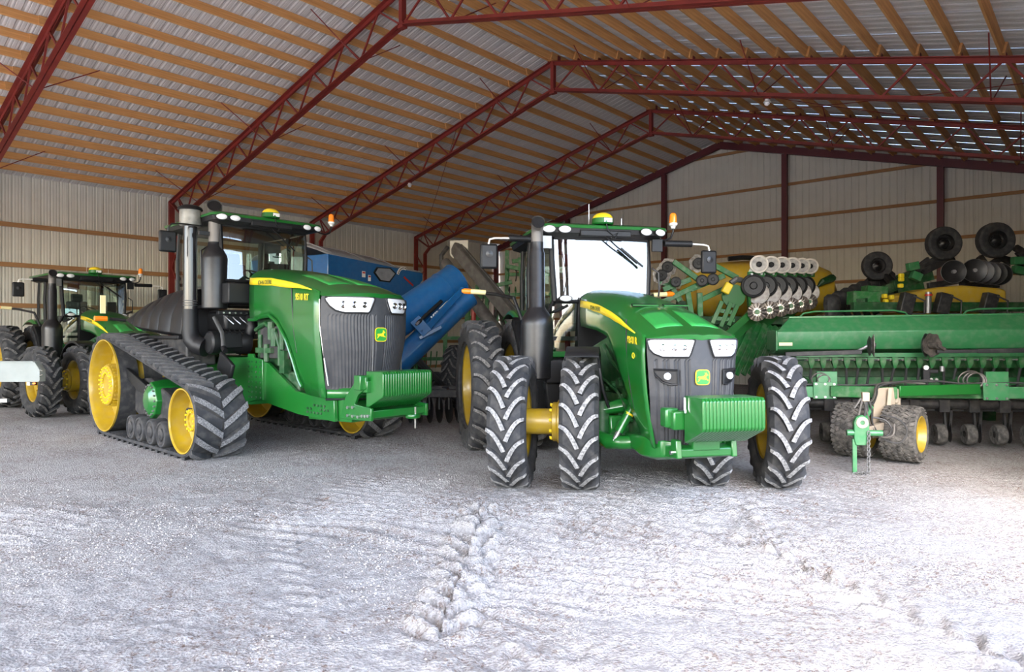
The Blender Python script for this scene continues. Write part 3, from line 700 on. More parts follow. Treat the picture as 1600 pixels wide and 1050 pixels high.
    for s in (-1, 1):
        M().tube([(.05, s*.16, .98), (.10, s*.32, 1.0), (.05, s*.55, .95)], [.10, .09, .06], 10).build('upper_arm', gr, t)
        M().tube([(.45, s*.20, .62), (.36, s*.42, .60), (.25, s*.56, .60), (.12, s*.64, .66)], [.085, .08, .09, .06], 12).build('lower_arm', gr, t)
        M().cyl((.34, s*.47, .72), (.34, s*.30, 1.0), .055, 14).build('suspension_cylinder', gr, t)
        M().cyl((.34, s*.53, .62), (.34, s*.47, .72), .028, 10).build('cylinder_rod', ST, t)
        M().cyl((.34, s*.352, .91), (.34, s*.340, .93), .057, 14).build('cylinder_decal', YS, t)
        M().cyl((-.02, s*.30, .80), (-.02, s*.62, .79), .045, 12).build('drive_shaft', gr, t)
        # hub carrier on the steering pivot
        kp = link('steering_knuckle', M().cyl((0, s*-.05, .52), (0, s*-.05, 1.05), .09, 14).mesh('steering_knuckle', GDK), t, (0, s*.6, 0), (0, 0, steer))
        for off, fl in ((.79-.6, False), (1.60-.6, False)):
            wheel(kp, RIM_F, TYF, (0, s*off, .79), 0, -.3*off, fl if s > 0 else fl)
        # spacer between the dual wheels
        q = M(); y0 = s*.22; y1 = s*(1.0-.03)
        q.cyl((0, s*.18, .79), (0, y1, .79), .155, 24); q.cyl((0, s*.16, .79), (0, s*.47, .79), .262, 28); q.cyl((0, s*.47, .79), (0, s*.53, .79), .235, 28); q.cyl((0, y1-s*.03, .79), (0, y1, .79), .25, 24)
        sp = q.build('dual_hub', Y, kp, bev=.008)
        q = M()
        for k in range(10):
            a = 2*PI*k/10+.2; q.cyl((.205*math.cos(a), s*.50, .79+.205*math.sin(a)), (.205*math.cos(a), s*.56, .79+.205*math.sin(a)), .02, 6)
        q.build('hub_bolt', YS, kp)['kind'] = 'stuff'
    # rear axle --------------------------------------------------------------
    M().cyl((-3.05, -1.42, 1.034), (-3.05, 1.42, 1.034), .10, 18).build('rear_axle', KM, t)
    M().cyl((-3.05, -.7, 1.034), (-3.05, .7, 1.034), .30, 20).build('axle_housing', GDK, t)
    for s in (-1, 1):
        wheel(t, RIM_R, TY_R, (-3.05, s*.80, 1.034), 0, .1); wheel(t, RIM_R, TY_R, (-3.05, s*1.50, 1.034), 0, .2)
        # rear fender
        arc = [(-3.05+1.13*math.cos(math.radians(a)), 1.10+1.13*math.sin(math.radians(a))) for a in range(8, 125, 9)]
        M().grid([[(x_, s*.52, z_), (x_, s*.98, z_), (x_, s*1.03, z_-.06)] for x_, z_ in arc]).build('rear_fender', gr, t, solid=.02)
        M().grid([[(x_, s*.80, z_+.006), (x_, s*1.06, z_+.004), (x_, s*1.09, z_-.10)] for x_, z_ in arc[:7]]).build('fender_extension', K, t, solid=.02)
        # front fender over the inner tyre, on the steering pivot height
        if True:
            arc = [(-.02+.87*math.cos(math.radians(a)), .82+.87*math.sin(math.radians(a))) for a in range(62, 152, 9)]
            fo = M().grid([[(x_, -.20, z_-.05), (x_, -.19, z_), (x_, .19, z_), (x_, .20, z_-.05)] for x_, z_ in arc]).build('front_fender', K, t, (0, s*.78, 0), (0, 0, steer), solid=.02)
            M().tube([(.25, -s*.19, 1.58), (.38, -s*.20, 1.45), (.36, -s*.24, 1.2), (.2, -s*.30, 1.0)], .018, 6).build('fender_stay', K, fo)
        # turn signals
        M().tube([(-2.1, s*1.02, 2.05), (-2.2, s*1.12, 2.38), (-2.75, s*1.30, 2.47), (-2.9, s*1.42, 2.49)] if s < 0 else [(-2.1, s*1.0, 2.05), (-2.5, s*1.1, 2.40), (-2.9, s*1.42, 2.49)], .028, 8).build('signal_arm', K, t)
        o = M().cyl((-2.9, s*1.42, 2.50), (-2.9, s*1.66, 2.515), .040, 14).build('side_reflector', AMBL, t)
        M().tube([(-2.9, s*1.66, 2.515), (-2.9, s*1.76, 2.52), (-2.9, s*1.80, 2.522)], [.045, .044, .02], 14).build('turn_signal', AMB, t)
    cab(t, -1.55, 3.20, 2.30 if not dk else 2.30, .72, 1.75, 3.40, dk, GL, -1.34)
    # lower front glass each side of the hood
    for s in (-1, 1):
        M().grid([[(-1.48, s*.40, 1.62), (-1.50, s*.75, 1.62)], [(-1.48, s*.40, 2.34), (-1.52, s*.72, 2.34)]]).build('lower_glass', GL, t)
        M().box((-1.60, s*.60, 1.56), (.25, .40, .08)).build('cab_corner_sill', gr, t, bev=.01)
    M().prism([(-1.62, 1.55), (-1.45, 1.6), (-1.36, 2.34), (-1.48, 2.36)], -.37, .37).build('firewall', K, t)
    dome(t, -1.46, 3.385, .0)
    beacon(t, -1.5, 1.10, 3.23, 3.40)
    M().cyl((-1.7, -.12, 3.40), (-1.7, -.12, 3.72), .006, 6).build('antenna', CH, t)
    M().cyl((-1.8, .42, 3.40), (-1.8, .42, 3.55), .004, 6).build('antenna', CH, t)
    M().tube([(-1.30, .0, 3.38), (-1.29, .02, 3.28), (-1.30, .10, 3.22), (-1.30, .17, 3.26), (-1.30, .12, 3.17), (-1.33, .06, 3.2)], .008, 6).build('receiver_cable', K, t)
    M().tube([(-1.36, -.04, 3.26), (-1.38, .15, 3.1), (-1.42, .50, 2.85)], .010, 6).build('wiper_arm', K, t)
    M().box((-1.405, .42, 2.93), (.02, .42, .025), ((1, 0, 0), -.65)).build('wiper_blade', K, t)
    for s in (-1, 1):
        M().cyl((-1.44, s*.93, 3.15), (-1.44, s*1.36, 3.155), .045, 12).build('mirror_boom', K, t)
        M().box((-1.46, s*.83, 3.12), (.04, .16, .18)).build('mirror_bracket', ST if s < 0 else K, t, bev=.005)
        mirror(t, [(-1.44, s*1.34, 3.155), (-1.44, s*1.56, 3.15), (-1.44, s*1.63, 3.13), (-1.44, s*1.645, 3.07), (-1.44, s*1.645, 2.92)], (-1.45, s*1.64, 2.90), (.07, .24, .34), m_arm=WH)
    # lower round mirror-lamp by the windscreen
    M().tube([(-1.42, -.72, 2.15), (-1.36, -.62, 2.2), (-1.33, -.55, 2.24)], .02, 8).build('service_lamp_arm', K, t); oval_lamp(t, (-1.28, -.60, 2.33), .085, .04)
    oval_lamp(t, (-1.28, .60, 2.33), .085, .04)
    # exhaust stack on the right of the tractor
    M().lathe([(.001, 1.25), (.19, 1.25), (.21, 1.27), (.215, 1.95), (.212, 2.0), (.19, 2.07), (.12, 2.17), (.105, 2.2), (.10, 2.9), (.085, 2.95), (.082, 3.05)], 28, (-1.0, -1.08, 0), 'z').build('exhaust_muffler', KM, t)
    M().tube([(-1.0, -1.08, 3.0), (-1.0, -1.08, 3.16), (-.98, -1.082, 3.225), (-.93, -1.09, 3.27), (-.86, -1.10, 3.295)], [.078, .078, .08, .085, .09], 20, cap=False).build('exhaust_tip', ST_BLK, t)
    M().tube([(-.98, -1.082, 3.225), (-.93, -1.09, 3.27), (-.875, -1.098, 3.291)], [.072, .076, .08], 18).build('pipe_bore', K, t)
    M().box((-1.1, -.75, 1.35), (.5, .5, .3)).build('exhaust_bracket', K, t, bev=.02)
    # steps, tank under the cab
    M().loft([[(x_, y_*s_, z_) for y_, z_ in ((.45, .65), (.95, .7), (1.0, 1.2), (.9, 1.5), (.45, 1.5))] for s_ in (-1,) for x_ in (-2.35, -2.2, -1.1, -.95)]).build('fuel_tank', K, t, bev=.04)
    for k in range(4): M().box((-1.5, .95, .55+.28*k), (.45, .35, .04)).build('cab_step', K, t)
    M().box((-3.8, 0, .9), (.5, .6, .9)).build('rear_hitch', GDK, t, bev=.03)
    return t
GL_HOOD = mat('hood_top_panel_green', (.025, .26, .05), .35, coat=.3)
ST_BLK = mat('heat_dulled_pipe', (.16, .15, .14), .5, metal=.4)
T1 = wheeled_tractor(-math.radians(21.34), lettering='8360 R')
tag(T1, 'clean green wheeled tractor with dual front wheels in the centre of the shed', 'tractor')
T1.location = (1.602, 8.21, -.015); T1.rotation_euler = (0, 0, math.radians(12.64-90))
T3 = wheeled_tractor(math.radians(1.8), dk=False, TYF=TY_FD, hero=True)
tag(T3, 'wheeled green tractor parked in the shade at the far left by the wall', 'tractor')
T3.location = (-9.488, 16.38, 0); T3.rotation_euler = (0, 0, math.radians(50-90))
# ---------------------------------------------------------------- tracked tractor
def tracked_tractor():
    t = link('tractor', None)
    Gg, Wb, R1, R2, LB, T = 1.447, .773, .834, .484, 3.49, .124
    # belt path in x,z (inner surface): circles (x=-LB, z=R1+T, R1) and (0, R2+T, R2)
    cx1, cz1, cx2, cz2 = -LB, R1+T, 0, R2+T
    d = math.hypot(cx2-cx1, cz2-cz1); base = math.atan2(cz2-cz1, cx2-cx1); al = math.acos((R1-R2)/d)
    a_top = base+al; a_bot = base-al            # tangent normals
    pts = []
    def arc(cx, cz, R, a0, a1, n): return [(cx+R*math.cos(a), cz+R*math.sin(a), math.cos(a), math.sin(a)) for a in np.linspace(a0, a1, n)]
    A1 = arc(cx1, cz1, R1, a_top, a_bot+2*PI, 40); A2 = arc(cx2, cz2, R2, a_bot, a_top, 28)
    def seg(p, q, n): return [tuple(p[k]+(q[k]-p[k])*i/n for k in range(4)) for i in range(1, n)]
    path = A1+seg(A1[-1], A2[0], 14)+A2+seg(A2[-1], A1[0], 14)
    P = np.array(path); D = np.r_[0, np.cumsum(np.hypot(*(np.roll(P, -1, 0)-P)[:, :2].T))]; TL = D[-1]; PP = np.vstack([P, P[:1]])
    def at(s):
        s = s % TL; return [np.interp(s, D, PP[:, k]) for k in range(4)]
    for s in (-1, 1):
        cy = s*Gg; q = M(); n = len(path); th = .05
        prof = [(0, -Wb/2+.02), (th*.6, -Wb/2), (th, -Wb/2+.02), (th, Wb/2-.02), (th*.6, Wb/2), (0, Wb/2-.02)]
        vs = [(x+nx*o, cy+y, z+nz*o) for x, z, nx, nz in path for o, y in prof]; m = len(prof)
        q.mi = 0; q.add(vs, [(i*m+j, i*m+(j+1) % m, ((i+1) % n)*m+(j+1) % m, ((i+1) % n)*m+j) for i in range(n) for j in range(m)])
        NL = 44; pitch = TL/NL
        for k in range(NL):
            for sd in (-1, 1):
                s0 = k*pitch+(pitch/2 if sd > 0 else 0); secs = []
                for tt in (0, .3, .65, 1):
                    y = sd*(.0+tt*(Wb/2-.01)); sp = s0+tt*.24   # outer end leads
                    hh = .052; wl = .042
                    x0, z0, nx, nz = at(sp-wl*1.35); x1, z1, mx, mz = at(sp-wl); x2, z2, ox, oz = at(sp+wl); x3, z3, px_, pz_ = at(sp+wl*1.35)
                    r = th-.004; R_ = th+hh*1.35-(.015 if tt in (0, 1) else 0)
                    secs.append([(x0+nx*r, cy+y, z0+nz*r), (x1+mx*R_, cy+y, z1+mz*R_), (x2+ox*R_, cy+y, z2+oz*R_), (x3+px_*r, cy+y, z3+pz_*r)])
                b = len(q.v)
                for c in secs: q.v += c
                for j in range(3):
                    for kk in range(3): q.f.append((b+4*j+kk, b+4*j+kk+1, b+4*j+5+kk, b+4*j+4+kk)); q.m.append(1 if kk == 1 else 0)
                q.f.append((b, b+1, b+2, b+3)); q.m.append(0); e = b+12; q.f.append((e+3, e+2, e+1, e)); q.m.append(0)
        belt = q.build('rubber_track', [RB, RTT], t)
        # guide lugs and drive ribs on the inside
        q = M()
        for k in range(60):
            x, z, nx, nz = at(k*TL/60); x2, z2, _, _ = at(k*TL/60+.05); dr = Vector((x2-x, 0, z2-z)).normalized()
            c = Vector((x, cy, z))-Vector((nx, 0, nz))*.03
            R = Matrix((dr, Vector((0, 1, 0)), dr.cross(Vector((0, 1, 0))))).transposed()
            q.box(c, (.07, .10, .08), R); q.box(c+Vector((nx, 0, nz))*.022, (.03, Wb-.08, .018), R)
        q.build('guide_lugs', RB, belt)
        # wheels, each a pair of dished discs
        def disc(cx, cz, R, y0, sg, hubr, hubd, name='drive_wheel', nb=24, big=True):
            q = M(); dp = .46 if big else .30
            q.lathe([(R-.012, y0-sg*.03), (R, y0-sg*.03), (R, y0), (R-.018, y0), (R-.028, y0-sg*.02), (R*.955, y0-sg*.06), (R*.94, y0-sg*dp*.55), (R*.90, y0-sg*dp*.9), (R*.80, y0-sg*dp), (hubr*1.15, y0-sg*dp*1.02), (hubr, y0-sg*dp), (hubr*.97, y0-sg*hubd), (hubr*.93, y0-sg*(hubd-.015)), (hubr*.62, y0-sg*(hubd-.015)), (hubr*.58, y0-sg*(hubd+.01)), (.001, y0-sg*(hubd+.01))], 52, (cx, 0, cz))
            dr = M().lathe([(R-.02, y0-sg*.03), (R-.002, y0-sg*.03), (R-.002, y0-sg*.33), (R-.02, y0-sg*.33)], 52, (cx, 0, cz))
            o = q.build(name, Y, t); dr.build('wheel_drum', RB, o)
            q = M()
            for k in range(nb):
                a = 2*PI*k/nb; rr = hubr*.86; yb = y0-sg*(hubd-.01)
                q.cyl((cx+rr*math.cos(a), yb, cz+rr*math.sin(a)), (cx+rr*math.cos(a), yb+sg*.03, cz+rr*math.sin(a)), .017, 6)
                if big:
                    rr = hubr*.60; q.cyl((cx+rr*math.cos(a+.1), yb-sg*.005, cz+rr*math.sin(a+.1)), (cx+rr*math.cos(a+.1), yb+sg*.018, cz+rr*math.sin(a+.1)), .013, 6)
            q.build('hub_bolts', YS, o)['kind'] = 'stuff'
            if big:
                q = M()
                for k in range(28):
                    a = 2*PI*k/28; q.bar((cx+hubr*1.0*math.cos(a), y0-sg*dp, cz+hubr*1.0*math.sin(a)), (cx+hubr*1.0*math.cos(a), y0-sg*(hubd+.03), cz+hubr*1.0*math.sin(a)), .03, .03)
                q.build('hub_ribs', Y, o)['kind'] = 'stuff'
            return o
        disc(cx1, cz1, R1-.004, cy-Wb/2+.01, -1, .375, .06); disc(cx1, cz1, R1-.004, cy+Wb/2-.01, 1, .375, .06)
        disc(cx2, cz2, R2-.004, cy-Wb/2+.01, -1, .17, .15, 'idler_wheel', 12, False); disc(cx2, cz2, R2-.004, cy+Wb/2-.01, 1, .17, .06, 'idler_wheel', 12, False)
        zr = T+.205
        for xr in (-.80, -1.24, -1.72, -2.12):
            for yo in (-1, 1):
                q = M().lathe([(.10, -.13), (.19, -.135), (.205, -.11), (.205, .11), (.19, .135), (.165, .14), (.155, .12), (.07, .115), (.06, .15), (.001, .155)], 26)
                ro = q.build('mid_roller', RB, t, (xr, cy+yo*.235, zr), (0, 0, 0 if yo > 0 else PI))
                M().lathe([(.150, .122), (.10, .125), (.095, .14), (.05, .15), (.001, .16)], 20).build('roller_hub', KX, ro)
        M().box((-1.46, cy, zr), (1.6, .12, .16)).build('roller_beam', KX, t, bev=.02)
        M().prism([(-2.6, .55), (-2.6, 1.1), (-1.9, 1.15), (-.9, .85), (-.2, .72), (-.2, .5), (-1.0, .42), (-2.2, .42)], cy-.14, cy+.14).build('undercarriage_frame', KX, t, bev=.03)
        o = M().loft([[(-1.62+rx*math.cos(a), cy+y_, .80+rx*1.15*math.sin(a)) for a in np.linspace(0, 2*PI, 9)[:-1]] for y_, rx in ((-.30, .13), (-.22, .26), (0, .29), (.22, .26), (.3, .13))]).build('suspension_pivot', G, t, bev=.01)
        q = M()
        for k in range(18):
            a = 2*PI*k/18; q.cyl((-1.62+.22*math.cos(a), cy-.22, .80+.25*math.sin(a)), (-1.62+.22*math.cos(a), cy-.26, .80+.25*math.sin(a)), .015, 6)
        q.build('pivot_bolts', ST, o)['kind'] = 'stuff'
        M().prism([(-2.72, 1.30), (-1.55, .98), (-1.70, .86), (-2.15, .93), (-2.65, 1.12)], cy-.25, cy-.19).build('track_shield', K, t, bev=.01)
        M().cyl((-2.1, cy, 1.05), (-.52, cy, .74), .06, 14).build('tension_cylinder', KX, t)
    # main frame, green with riveted splice plate
    for s in (-1, 1):
        M().prism([(-3.9, .85), (-3.9, 1.45), (-.5, 1.50), (.1, 1.42), (.95, 1.02), (1.98, .95), (2.0, .65), (1.0, .68), (.1, .78), (-.5, .72)], s*.50-.03, s*.50+.03).build('frame_rail', G, t, bev=.008)
        pl = M().prism([(-.52, .76), (-.52, 1.56), (-.34, 1.56), (-.30, 1.50), (-.02, 1.47), (-.02, .83), (-.3, .80)], s*.545-.018, s*.545+.018).build('splice_plate', G, t, bev=.006)
        q = M()
        for xx in (-.46, -.36, -.22, -.08):
            for k in range(8): q.cyl((xx, s*.56, .86+k*.082), (xx, s*.578, .86+k*.082), .017, 8)
        for k in range(14): q.cyl((1.30+.09*(k % 5)+(.18 if k > 6 else 0), s*.53, .74+.055*(k//5)), (1.30+.09*(k % 5)+(.18 if k > 6 else 0), s*.55, .74+.055*(k//5)), .018, 8)
        q.build('rivets', GDK, pl)['kind'] = 'stuff'
    M().box((-1.6, 0, 1.05), (5.0, .9, .5)).build('chassis', GDK, t, bev=.03)
    for s in (-1, 1):
        M().cyl((-LB, s*.4, cz1), (-LB, s*1.3, cz1), .22, 20).build('axle_housing', G, t); M().cyl((-1.62, s*.4, .80), (-1.62, s*1.3, .80), .16, 16).build('cross_tube', KX, t)
        M().cyl((0, s*1.2, cz2), (0, s*1.50, cz2), .06, 12).build('idler_axle', KX, t)
    # hood ------------------------------------------------------------------
    HX = [-.65, -.2, .3, .8, 1.3, 1.7, 1.95, 2.12, 2.2]
    def wid(x): return lerp(x, [-.65, 0, .8, 1.5, 2.0, 2.2], [.46, .52, .60, .68, .72, .70])
    def zc(x): return lerp(x, HX, [2.99, 2.96, 2.91, 2.83, 2.73, 2.62, 2.54, 2.48, 2.45])
    def zs(x): return lerp(x, HX, [2.83, 2.81, 2.77, 2.70, 2.62, 2.53, 2.46, 2.41, 2.40])
    rows = []
    for x in HX:
        r = []
        for k in np.linspace(-1, 1, 17):
            a = abs(k); z = zc(x)+(zs(x)-zc(x))*a**3; xx = x+((.16*(1-a**2.2)-.21*a**2.2)*(x-1.7)/.5 if x > 1.7 else 0)
            r.append((xx, wid(x)*k, z-(.008 if a < .06 else 0)))
        rows.append(r)
    rows.append([(x-.02, y*.985, z-.06) for x, y, z in rows[-1]])
    hood = M().grid(rows).build('hood', G, t)
    for s in (-1, 1):
        r = [[(x, s*(.05+(wid(x)*.66-.05)*k), zc(x)+(zs(x)-zc(x))*((.05+(wid(x)*.66-.05)*k)/wid(x))**3+.004) for k in np.linspace(0, 1, 5)] for x in np.linspace(.9, 1.75, 6)]
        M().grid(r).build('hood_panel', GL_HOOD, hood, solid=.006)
    lo = lambda x: lerp(x, [-.65, -.35, -.1, .2, .5, .78, .95, 1.1, 1.3, 1.6, 2.2], [2.12, 2.12, 2.16, 2.17, 2.05, 1.78, 1.5, 1.20, 1.0, .98, .98])
    for s in (-1, 1):
        r = []
        for x in [-.65, -.4, -.1, .2, .35, .5, .64, .78, .95, 1.1, 1.2, 1.3, 1.5, 1.7, 1.9]:
            z0, z1 = lo(x), zs(x); c = []
            for k in np.linspace(0, 1, 8):
                z = z0+(z1-z0)*k; nar = max(0, 2.0-z)*.10
                c.append((x, s*(wid(x)+.015*math.sin(PI*k)-nar), z))
            r.append(c)
        o = M().grid(r).build('side_panel', G, t, solid=.02)
        q = M(); q.tube([(x, s*(wid(x)+.012-max(0, 2-lo(x))*.10), lo(x)) for x in (-.65, -.35, -.1, .2, .35, .5, .64, .78, .95, 1.1, 1.2)], .03, 8); q.build('arch_lip', G, o)
        M().tube([(1.02, s*(wid(1)+.012), 2.60), (1.05, s*(wid(1)+.018), 2.3), (1.08, s*(wid(1)+.006), 1.9), (1.12, s*(wid(1)-.022), 1.6)], .013, 6).build('panel_joint', K, o)
        M().tube([(1.93, s*(wid(1.9)+.01), 2.36), (1.93, s*(wid(1.9)+.008), 2.0), (1.96, s*(wid(1.9)-.05), 1.5), (2.0, s*(wid(1.9)-.085), 1.16)], .012, 6).build('nose_trim', CH, o)
        st = []
        for x in np.linspace(-.60, 1.72, 14):
            zt = zs(x)-.015; hgt = lerp(x, [-.6, 0, .9, 1.72], [.11, .125, .10, .012])
            st.append([(x, s*(wid(x)+.022), zt), (x, s*(wid(x)+.030), zt-hgt)])
        sp = M().grid(st).build('hood_stripe', YS, t, solid=.003)
        text('JOHN DEERE', 'stripe_lettering', .095, GDK, sp, frame((.05, s*(wid(.05)+.036), zs(.05)-.09), (-s, -.09, s*.04), (0, 0, 1)), .001)
        text('9510 RT', 'model_lettering', .125, YS, o, frame((1.42, s*(wid(1.42)+.030), zs(1.42)-.185), (-s, -.10, s*.06), (0, 0, 1)), .001, .004)
    # nose
    WZ = ([1.05, 1.3, 1.6, 1.9, 2.3, 2.42], [.60, .64, .69, .74, .74, .72])
    def nose(y, z, off=0):
        w_ = lerp(z, *WZ); a = min(abs(y)/w_, 1); return (2.02+.30*(1-a**2.3)-.22*max(0, (2.1-z)/1.0)+off, y, z)
    def nose(y, z, off=0):
        w_ = lerp(z, *WZ); a = min(abs(y)/w_, 1); return (1.98+.36*(1-a**2.2)-.10*max(0, (1.7-z)/.7)+off, y, z)
    r = []
    for z in [1.10, 1.14, 1.2, 1.35, 1.5, 1.65, 1.8, 1.95, 2.05, 2.12, 2.16, 2.22, 2.3, 2.40]:
        w_ = lerp(z, *WZ); c = []
        for i, k in enumerate(np.linspace(-1, 1, 73)):
            rib = .009 if (z < 2.13 and z > 1.13 and i % 2 == 0 and abs(k) < .90 and not (abs(k) < .07)) else 0
            p = nose(k*w_, z); c.append((p[0]-rib, p[1], p[2]))
        r.append(c)
    M().grid(r).build('grille', KG, t, solid=.01, smooth=False)
    for s in (-1, 1):
        rr = []
        for z, a, b in ((2.385, .10, .70), (2.34, .11, .70), (2.26, .14, .66), (2.20, .17, .60), (2.17, .20, .50)):
            rr.append([nose(s*(a+(b-a)*k), z, .018) for k in np.linspace(0, 1, 9)])
        hl = M().grid(rr).build('headlight', LENS, t, solid=.02)
        for yy, ra in ((.52, .05), (.39, .048), (.26, .043)):
            p = nose(s*yy, 2.285, .022); M().lathe([(ra, 0), (ra*1.05, .006), (ra*.85, .008), (ra*.5, 0), (.001, .006)], 18, p, 'x').build('headlight_reflector', LIN, hl)
        M().tube([rr[0][0], rr[0][8], rr[1][8], rr[2][8], rr[3][8], rr[4][8], rr[4][4], rr[4][0], rr[3][0], rr[1][0], rr[0][0]], .012, 6).build('headlight_surround', K, hl)
    badge(t, frame((nose(0, 1.87)[0]+.005, 0, 1.87), (0, 1, 0), (0, 0, 1)), .10)
    M().tube([(2.335, -.13, 2.15), (2.335, -.13, 1.6), (2.32, -.13, 1.3)], .003, 6).build('grille_trim', ST, t)
    # bumper band below the grille
    rows = []
    for z in (.98, 1.04, 1.12):
        rows.append([(nose(k*.70, 1.2)[0]+.02-(.10 if abs(k) > .95 else 0), k*.64, z) for k in np.linspace(-1, 1, 19)])
    M().grid(rows).build('nose_band', G, t, solid=.03)
    M().tube([(nose(k*.70, 1.2)[0]+.02, k*.63, .965) for k in np.linspace(-1, 1, 13)], .016, 8).build('nose_seal', K, t)
    M().prism([(1.2, .62), (1.2, .96), (2.2, .96), (2.35, .80), (2.3, .66)], -.46, .46).build('front_casting', G, t, bev=.01)
    for s in (-1, 1):
        br = M().prism([(2.05, .70), (2.2, 1.0), (2.45, 1.25), (2.68, 1.30), (2.68, 1.15), (2.5, 1.05), (2.42, .92), (2.80, .89), (2.80, .72)], s*.47-.02, s*.47+.02).build('weight_support', G, t, bev=.006)
        q = M()
        for xx, zz in ((2.28, .76), (2.40, .76), (2.52, .76), (2.28, .87), (2.40, .88), (2.62, .78), (2.69, .78), (2.75, .79)): q.cyl((xx, s*.485, zz), (xx, s*.515, zz), .022, 8)
        q.build('support_bolts', CH, br)['kind'] = 'stuff'
        M().box((2.55, s*.47, 1.22), (.15, .14, .20)).build('bracket_end', G, t, bev=.012)
    M().box((2.62, 0, 1.17), (.14, .95, .16)).build('weight_bracket', G, t, bev=.01)
    M().box((2.5, 0, .80), (.5, .92, .10)).build('support_floor', G, t, bev=.01)
    M().lathe([(.03, 0), (.10, 0), (.11, .02), (.11, .04), (.10, .06), (.03, .06)], 20, (2.75, .25, .70), 'z').build('tow_plate', G, t)
    M().cyl((2.75, .30, .55), (2.75, .30, .85), .014, 8).build('tow_pin', CH, t)
    suitcase(t, 20, 2.968, .38, 1.365, 1.05, .84, .87)
    # engine bay seen through the arch
    M().prism([(-.6, 1.4), (-.6, 2.5), (1.6, 2.4), (1.7, 1.0), (.4, 1.1)], -.36, .36).build('engine_block', GDK, t, bev=.03)
    q = M()
    for k, (xx, zz) in enumerate(((-.2, 1.75), (0, 1.6), (.25, 1.85), (.42, 1.55), (.5, 1.8), (.15, 1.95))): q.cyl((xx, -.50, zz-.16), (xx, -.50, zz+.12), .035+.012*(k % 3), 10)
    q.tube([(-.4, -.48, 1.95), (0, -.52, 2.05), (.3, -.50, 1.9), (.45, -.46, 1.5)], .035, 8); q.box((-.05, -.48, 1.62), (.5, .12, .08)); q.box((.55, -.48, 1.45), (.15, .12, .35))
    q.build('engine_parts', GDK, t)
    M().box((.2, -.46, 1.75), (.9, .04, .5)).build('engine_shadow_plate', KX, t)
    # cab ------------------------------------------------------------------
    cab(t, -1.05, 3.72, 2.78, .78, 1.75, 3.92, False, GL2, -.78)
    M().box((-1.1, -.45, 2.62), (.12, .75, .30)).build('cab_scuttle', K, t, bev=.02); M().box((-.95, -.62, 2.56), (.55, .38, .34)).build('walkway', K, t, bev=.02)
    M().box((-1.9, 0, 2.1), (1.9, 1.5, .35)).build('cab_base', K, t, bev=.05)
    dome(t, -.92, 3.905, .05); beacon(t, -.85, 1.22, 3.76, 3.92)
    M().tube([(-.76, .05, 3.9), (-.74, .06, 3.78), (-.75, .14, 3.71), (-.76, .19, 3.76), (-.77, .1, 3.68)], .009, 6).build('receiver_cable', K, t)
    M().tube([(-.84, -.04, 3.76), (-.86, .2, 3.6), (-.9, .5, 3.38)], .011, 6).build('wiper_arm', K, t)
    mirror(t, [(-1.2, -1.02, 3.68), (-1.2, -1.35, 3.68), (-1.2, -1.50, 3.66), (-1.2, -1.55, 3.60), (-1.2, -1.55, 3.45)], (-1.21, -1.56, 3.37), (.07, .27, .34), m_arm=KM)
    # muffler, intake stack, air cleaner
    M().lathe([(.001, 2.30), (.19, 2.30), (.205, 2.32), (.21, 3.14), (.20, 3.19), (.15, 3.30), (.11, 3.36), (.105, 3.42)], 30, (-1.12, -.84, 0), 'z').build('exhaust_muffler', KM, t)
    M().tube([(-1.12, -.84, 3.38), (-1.12, -.84, 3.75), (-1.10, -.85, 3.87), (-1.03, -.88, 3.97), (-.95, -.92, 4.01)], [.10, .10, .105, .11, .115], 22, cap=False).build('exhaust_tip', ST_BLK, t)
    M().tube([(-1.10, -.85, 3.87), (-1.04, -.877, 3.96), (-.97, -.91, 4.0)], [.095, .10, .104], 18).build('pipe_bore', K, t)
    M().box((-1.12, -.98, 3.55), (.06, .26, .07)).build('pipe_bracket', KM, t, bev=.005)
    M().lathe([(.001, 0), (.112, 0), (.112, .01), (.108, 1.56), (.001, 1.56)], 26, (-1.42, -1.12, 2.15), 'z').build('intake_pipe', KM_S, t)
    M().tube([(-1.42, -1.12, 2.30), (-1.42, -1.12, 1.95), (-1.40, -1.10, 1.80), (-1.32, -1.04, 1.70), (-1.18, -.96, 1.66)], [.118, .13, .15, .16, .16], 20).build('intake_elbow', K, t)
    q = M()
    for zz in (2.36, 2.40, 2.44): q.lathe([(.112, zz-.006), (.116, zz), (.112, zz+.006)], 24, (-1.42, -1.12, 0), 'z')
    q.build('intake_clamp', ST, t)
    M().lathe([(.11, -.01), (.16, 0), (.168, .01), (.165, .27), (.13, .275)], 26, (-1.42, -1.12, 3.69), 'z').build('precleaner_bowl', BOWL, t)
    M().lathe([(.06, 0), (.07, .12), (.09, .2)], 18, (-1.42, -1.12, 3.71), 'z').build('precleaner_core', TARP, t)
    M().lathe([(.001, .075), (.11, .07), (.18, .035), (.20, .0), (.19, -.015), (.001, -.0)], 26, (-1.42, -1.12, 3.965), 'z').build('precleaner_cap', K, t)
    # air cleaner canister lying crosswise + hoses
    M().loft([[(-1.02+r_*.20*math.cos(a), y_, 1.74+r_*.20*math.sin(a)) for a in np.linspace(0, 2*PI, 19)[:-1]] for y_, r_ in ((-1.0, .80), (-.97, .98), (-.86, 1.0), (-.84, .94), (-.52, .94), (-.50, 1.0), (-.32, 1.0), (-.30, .8))]).build('air_cleaner', K, t)
    M().box((-.84, -.66, 1.78), (.05, .30, .26), ((0, 1, 0), -.15)).build('air_cleaner_cover', K, t, bev=.012)
    q = M()
    for k in range(4): q.box((-.86, -.78+.085*k, 1.93), (.18, .008, .02), ((0, 1, 0), .5))
    for k in range(2): q.box((-.90+.07*k, -.65, 1.96-.045*k), (.012, .34, .02), ((0, 1, 0), .5))
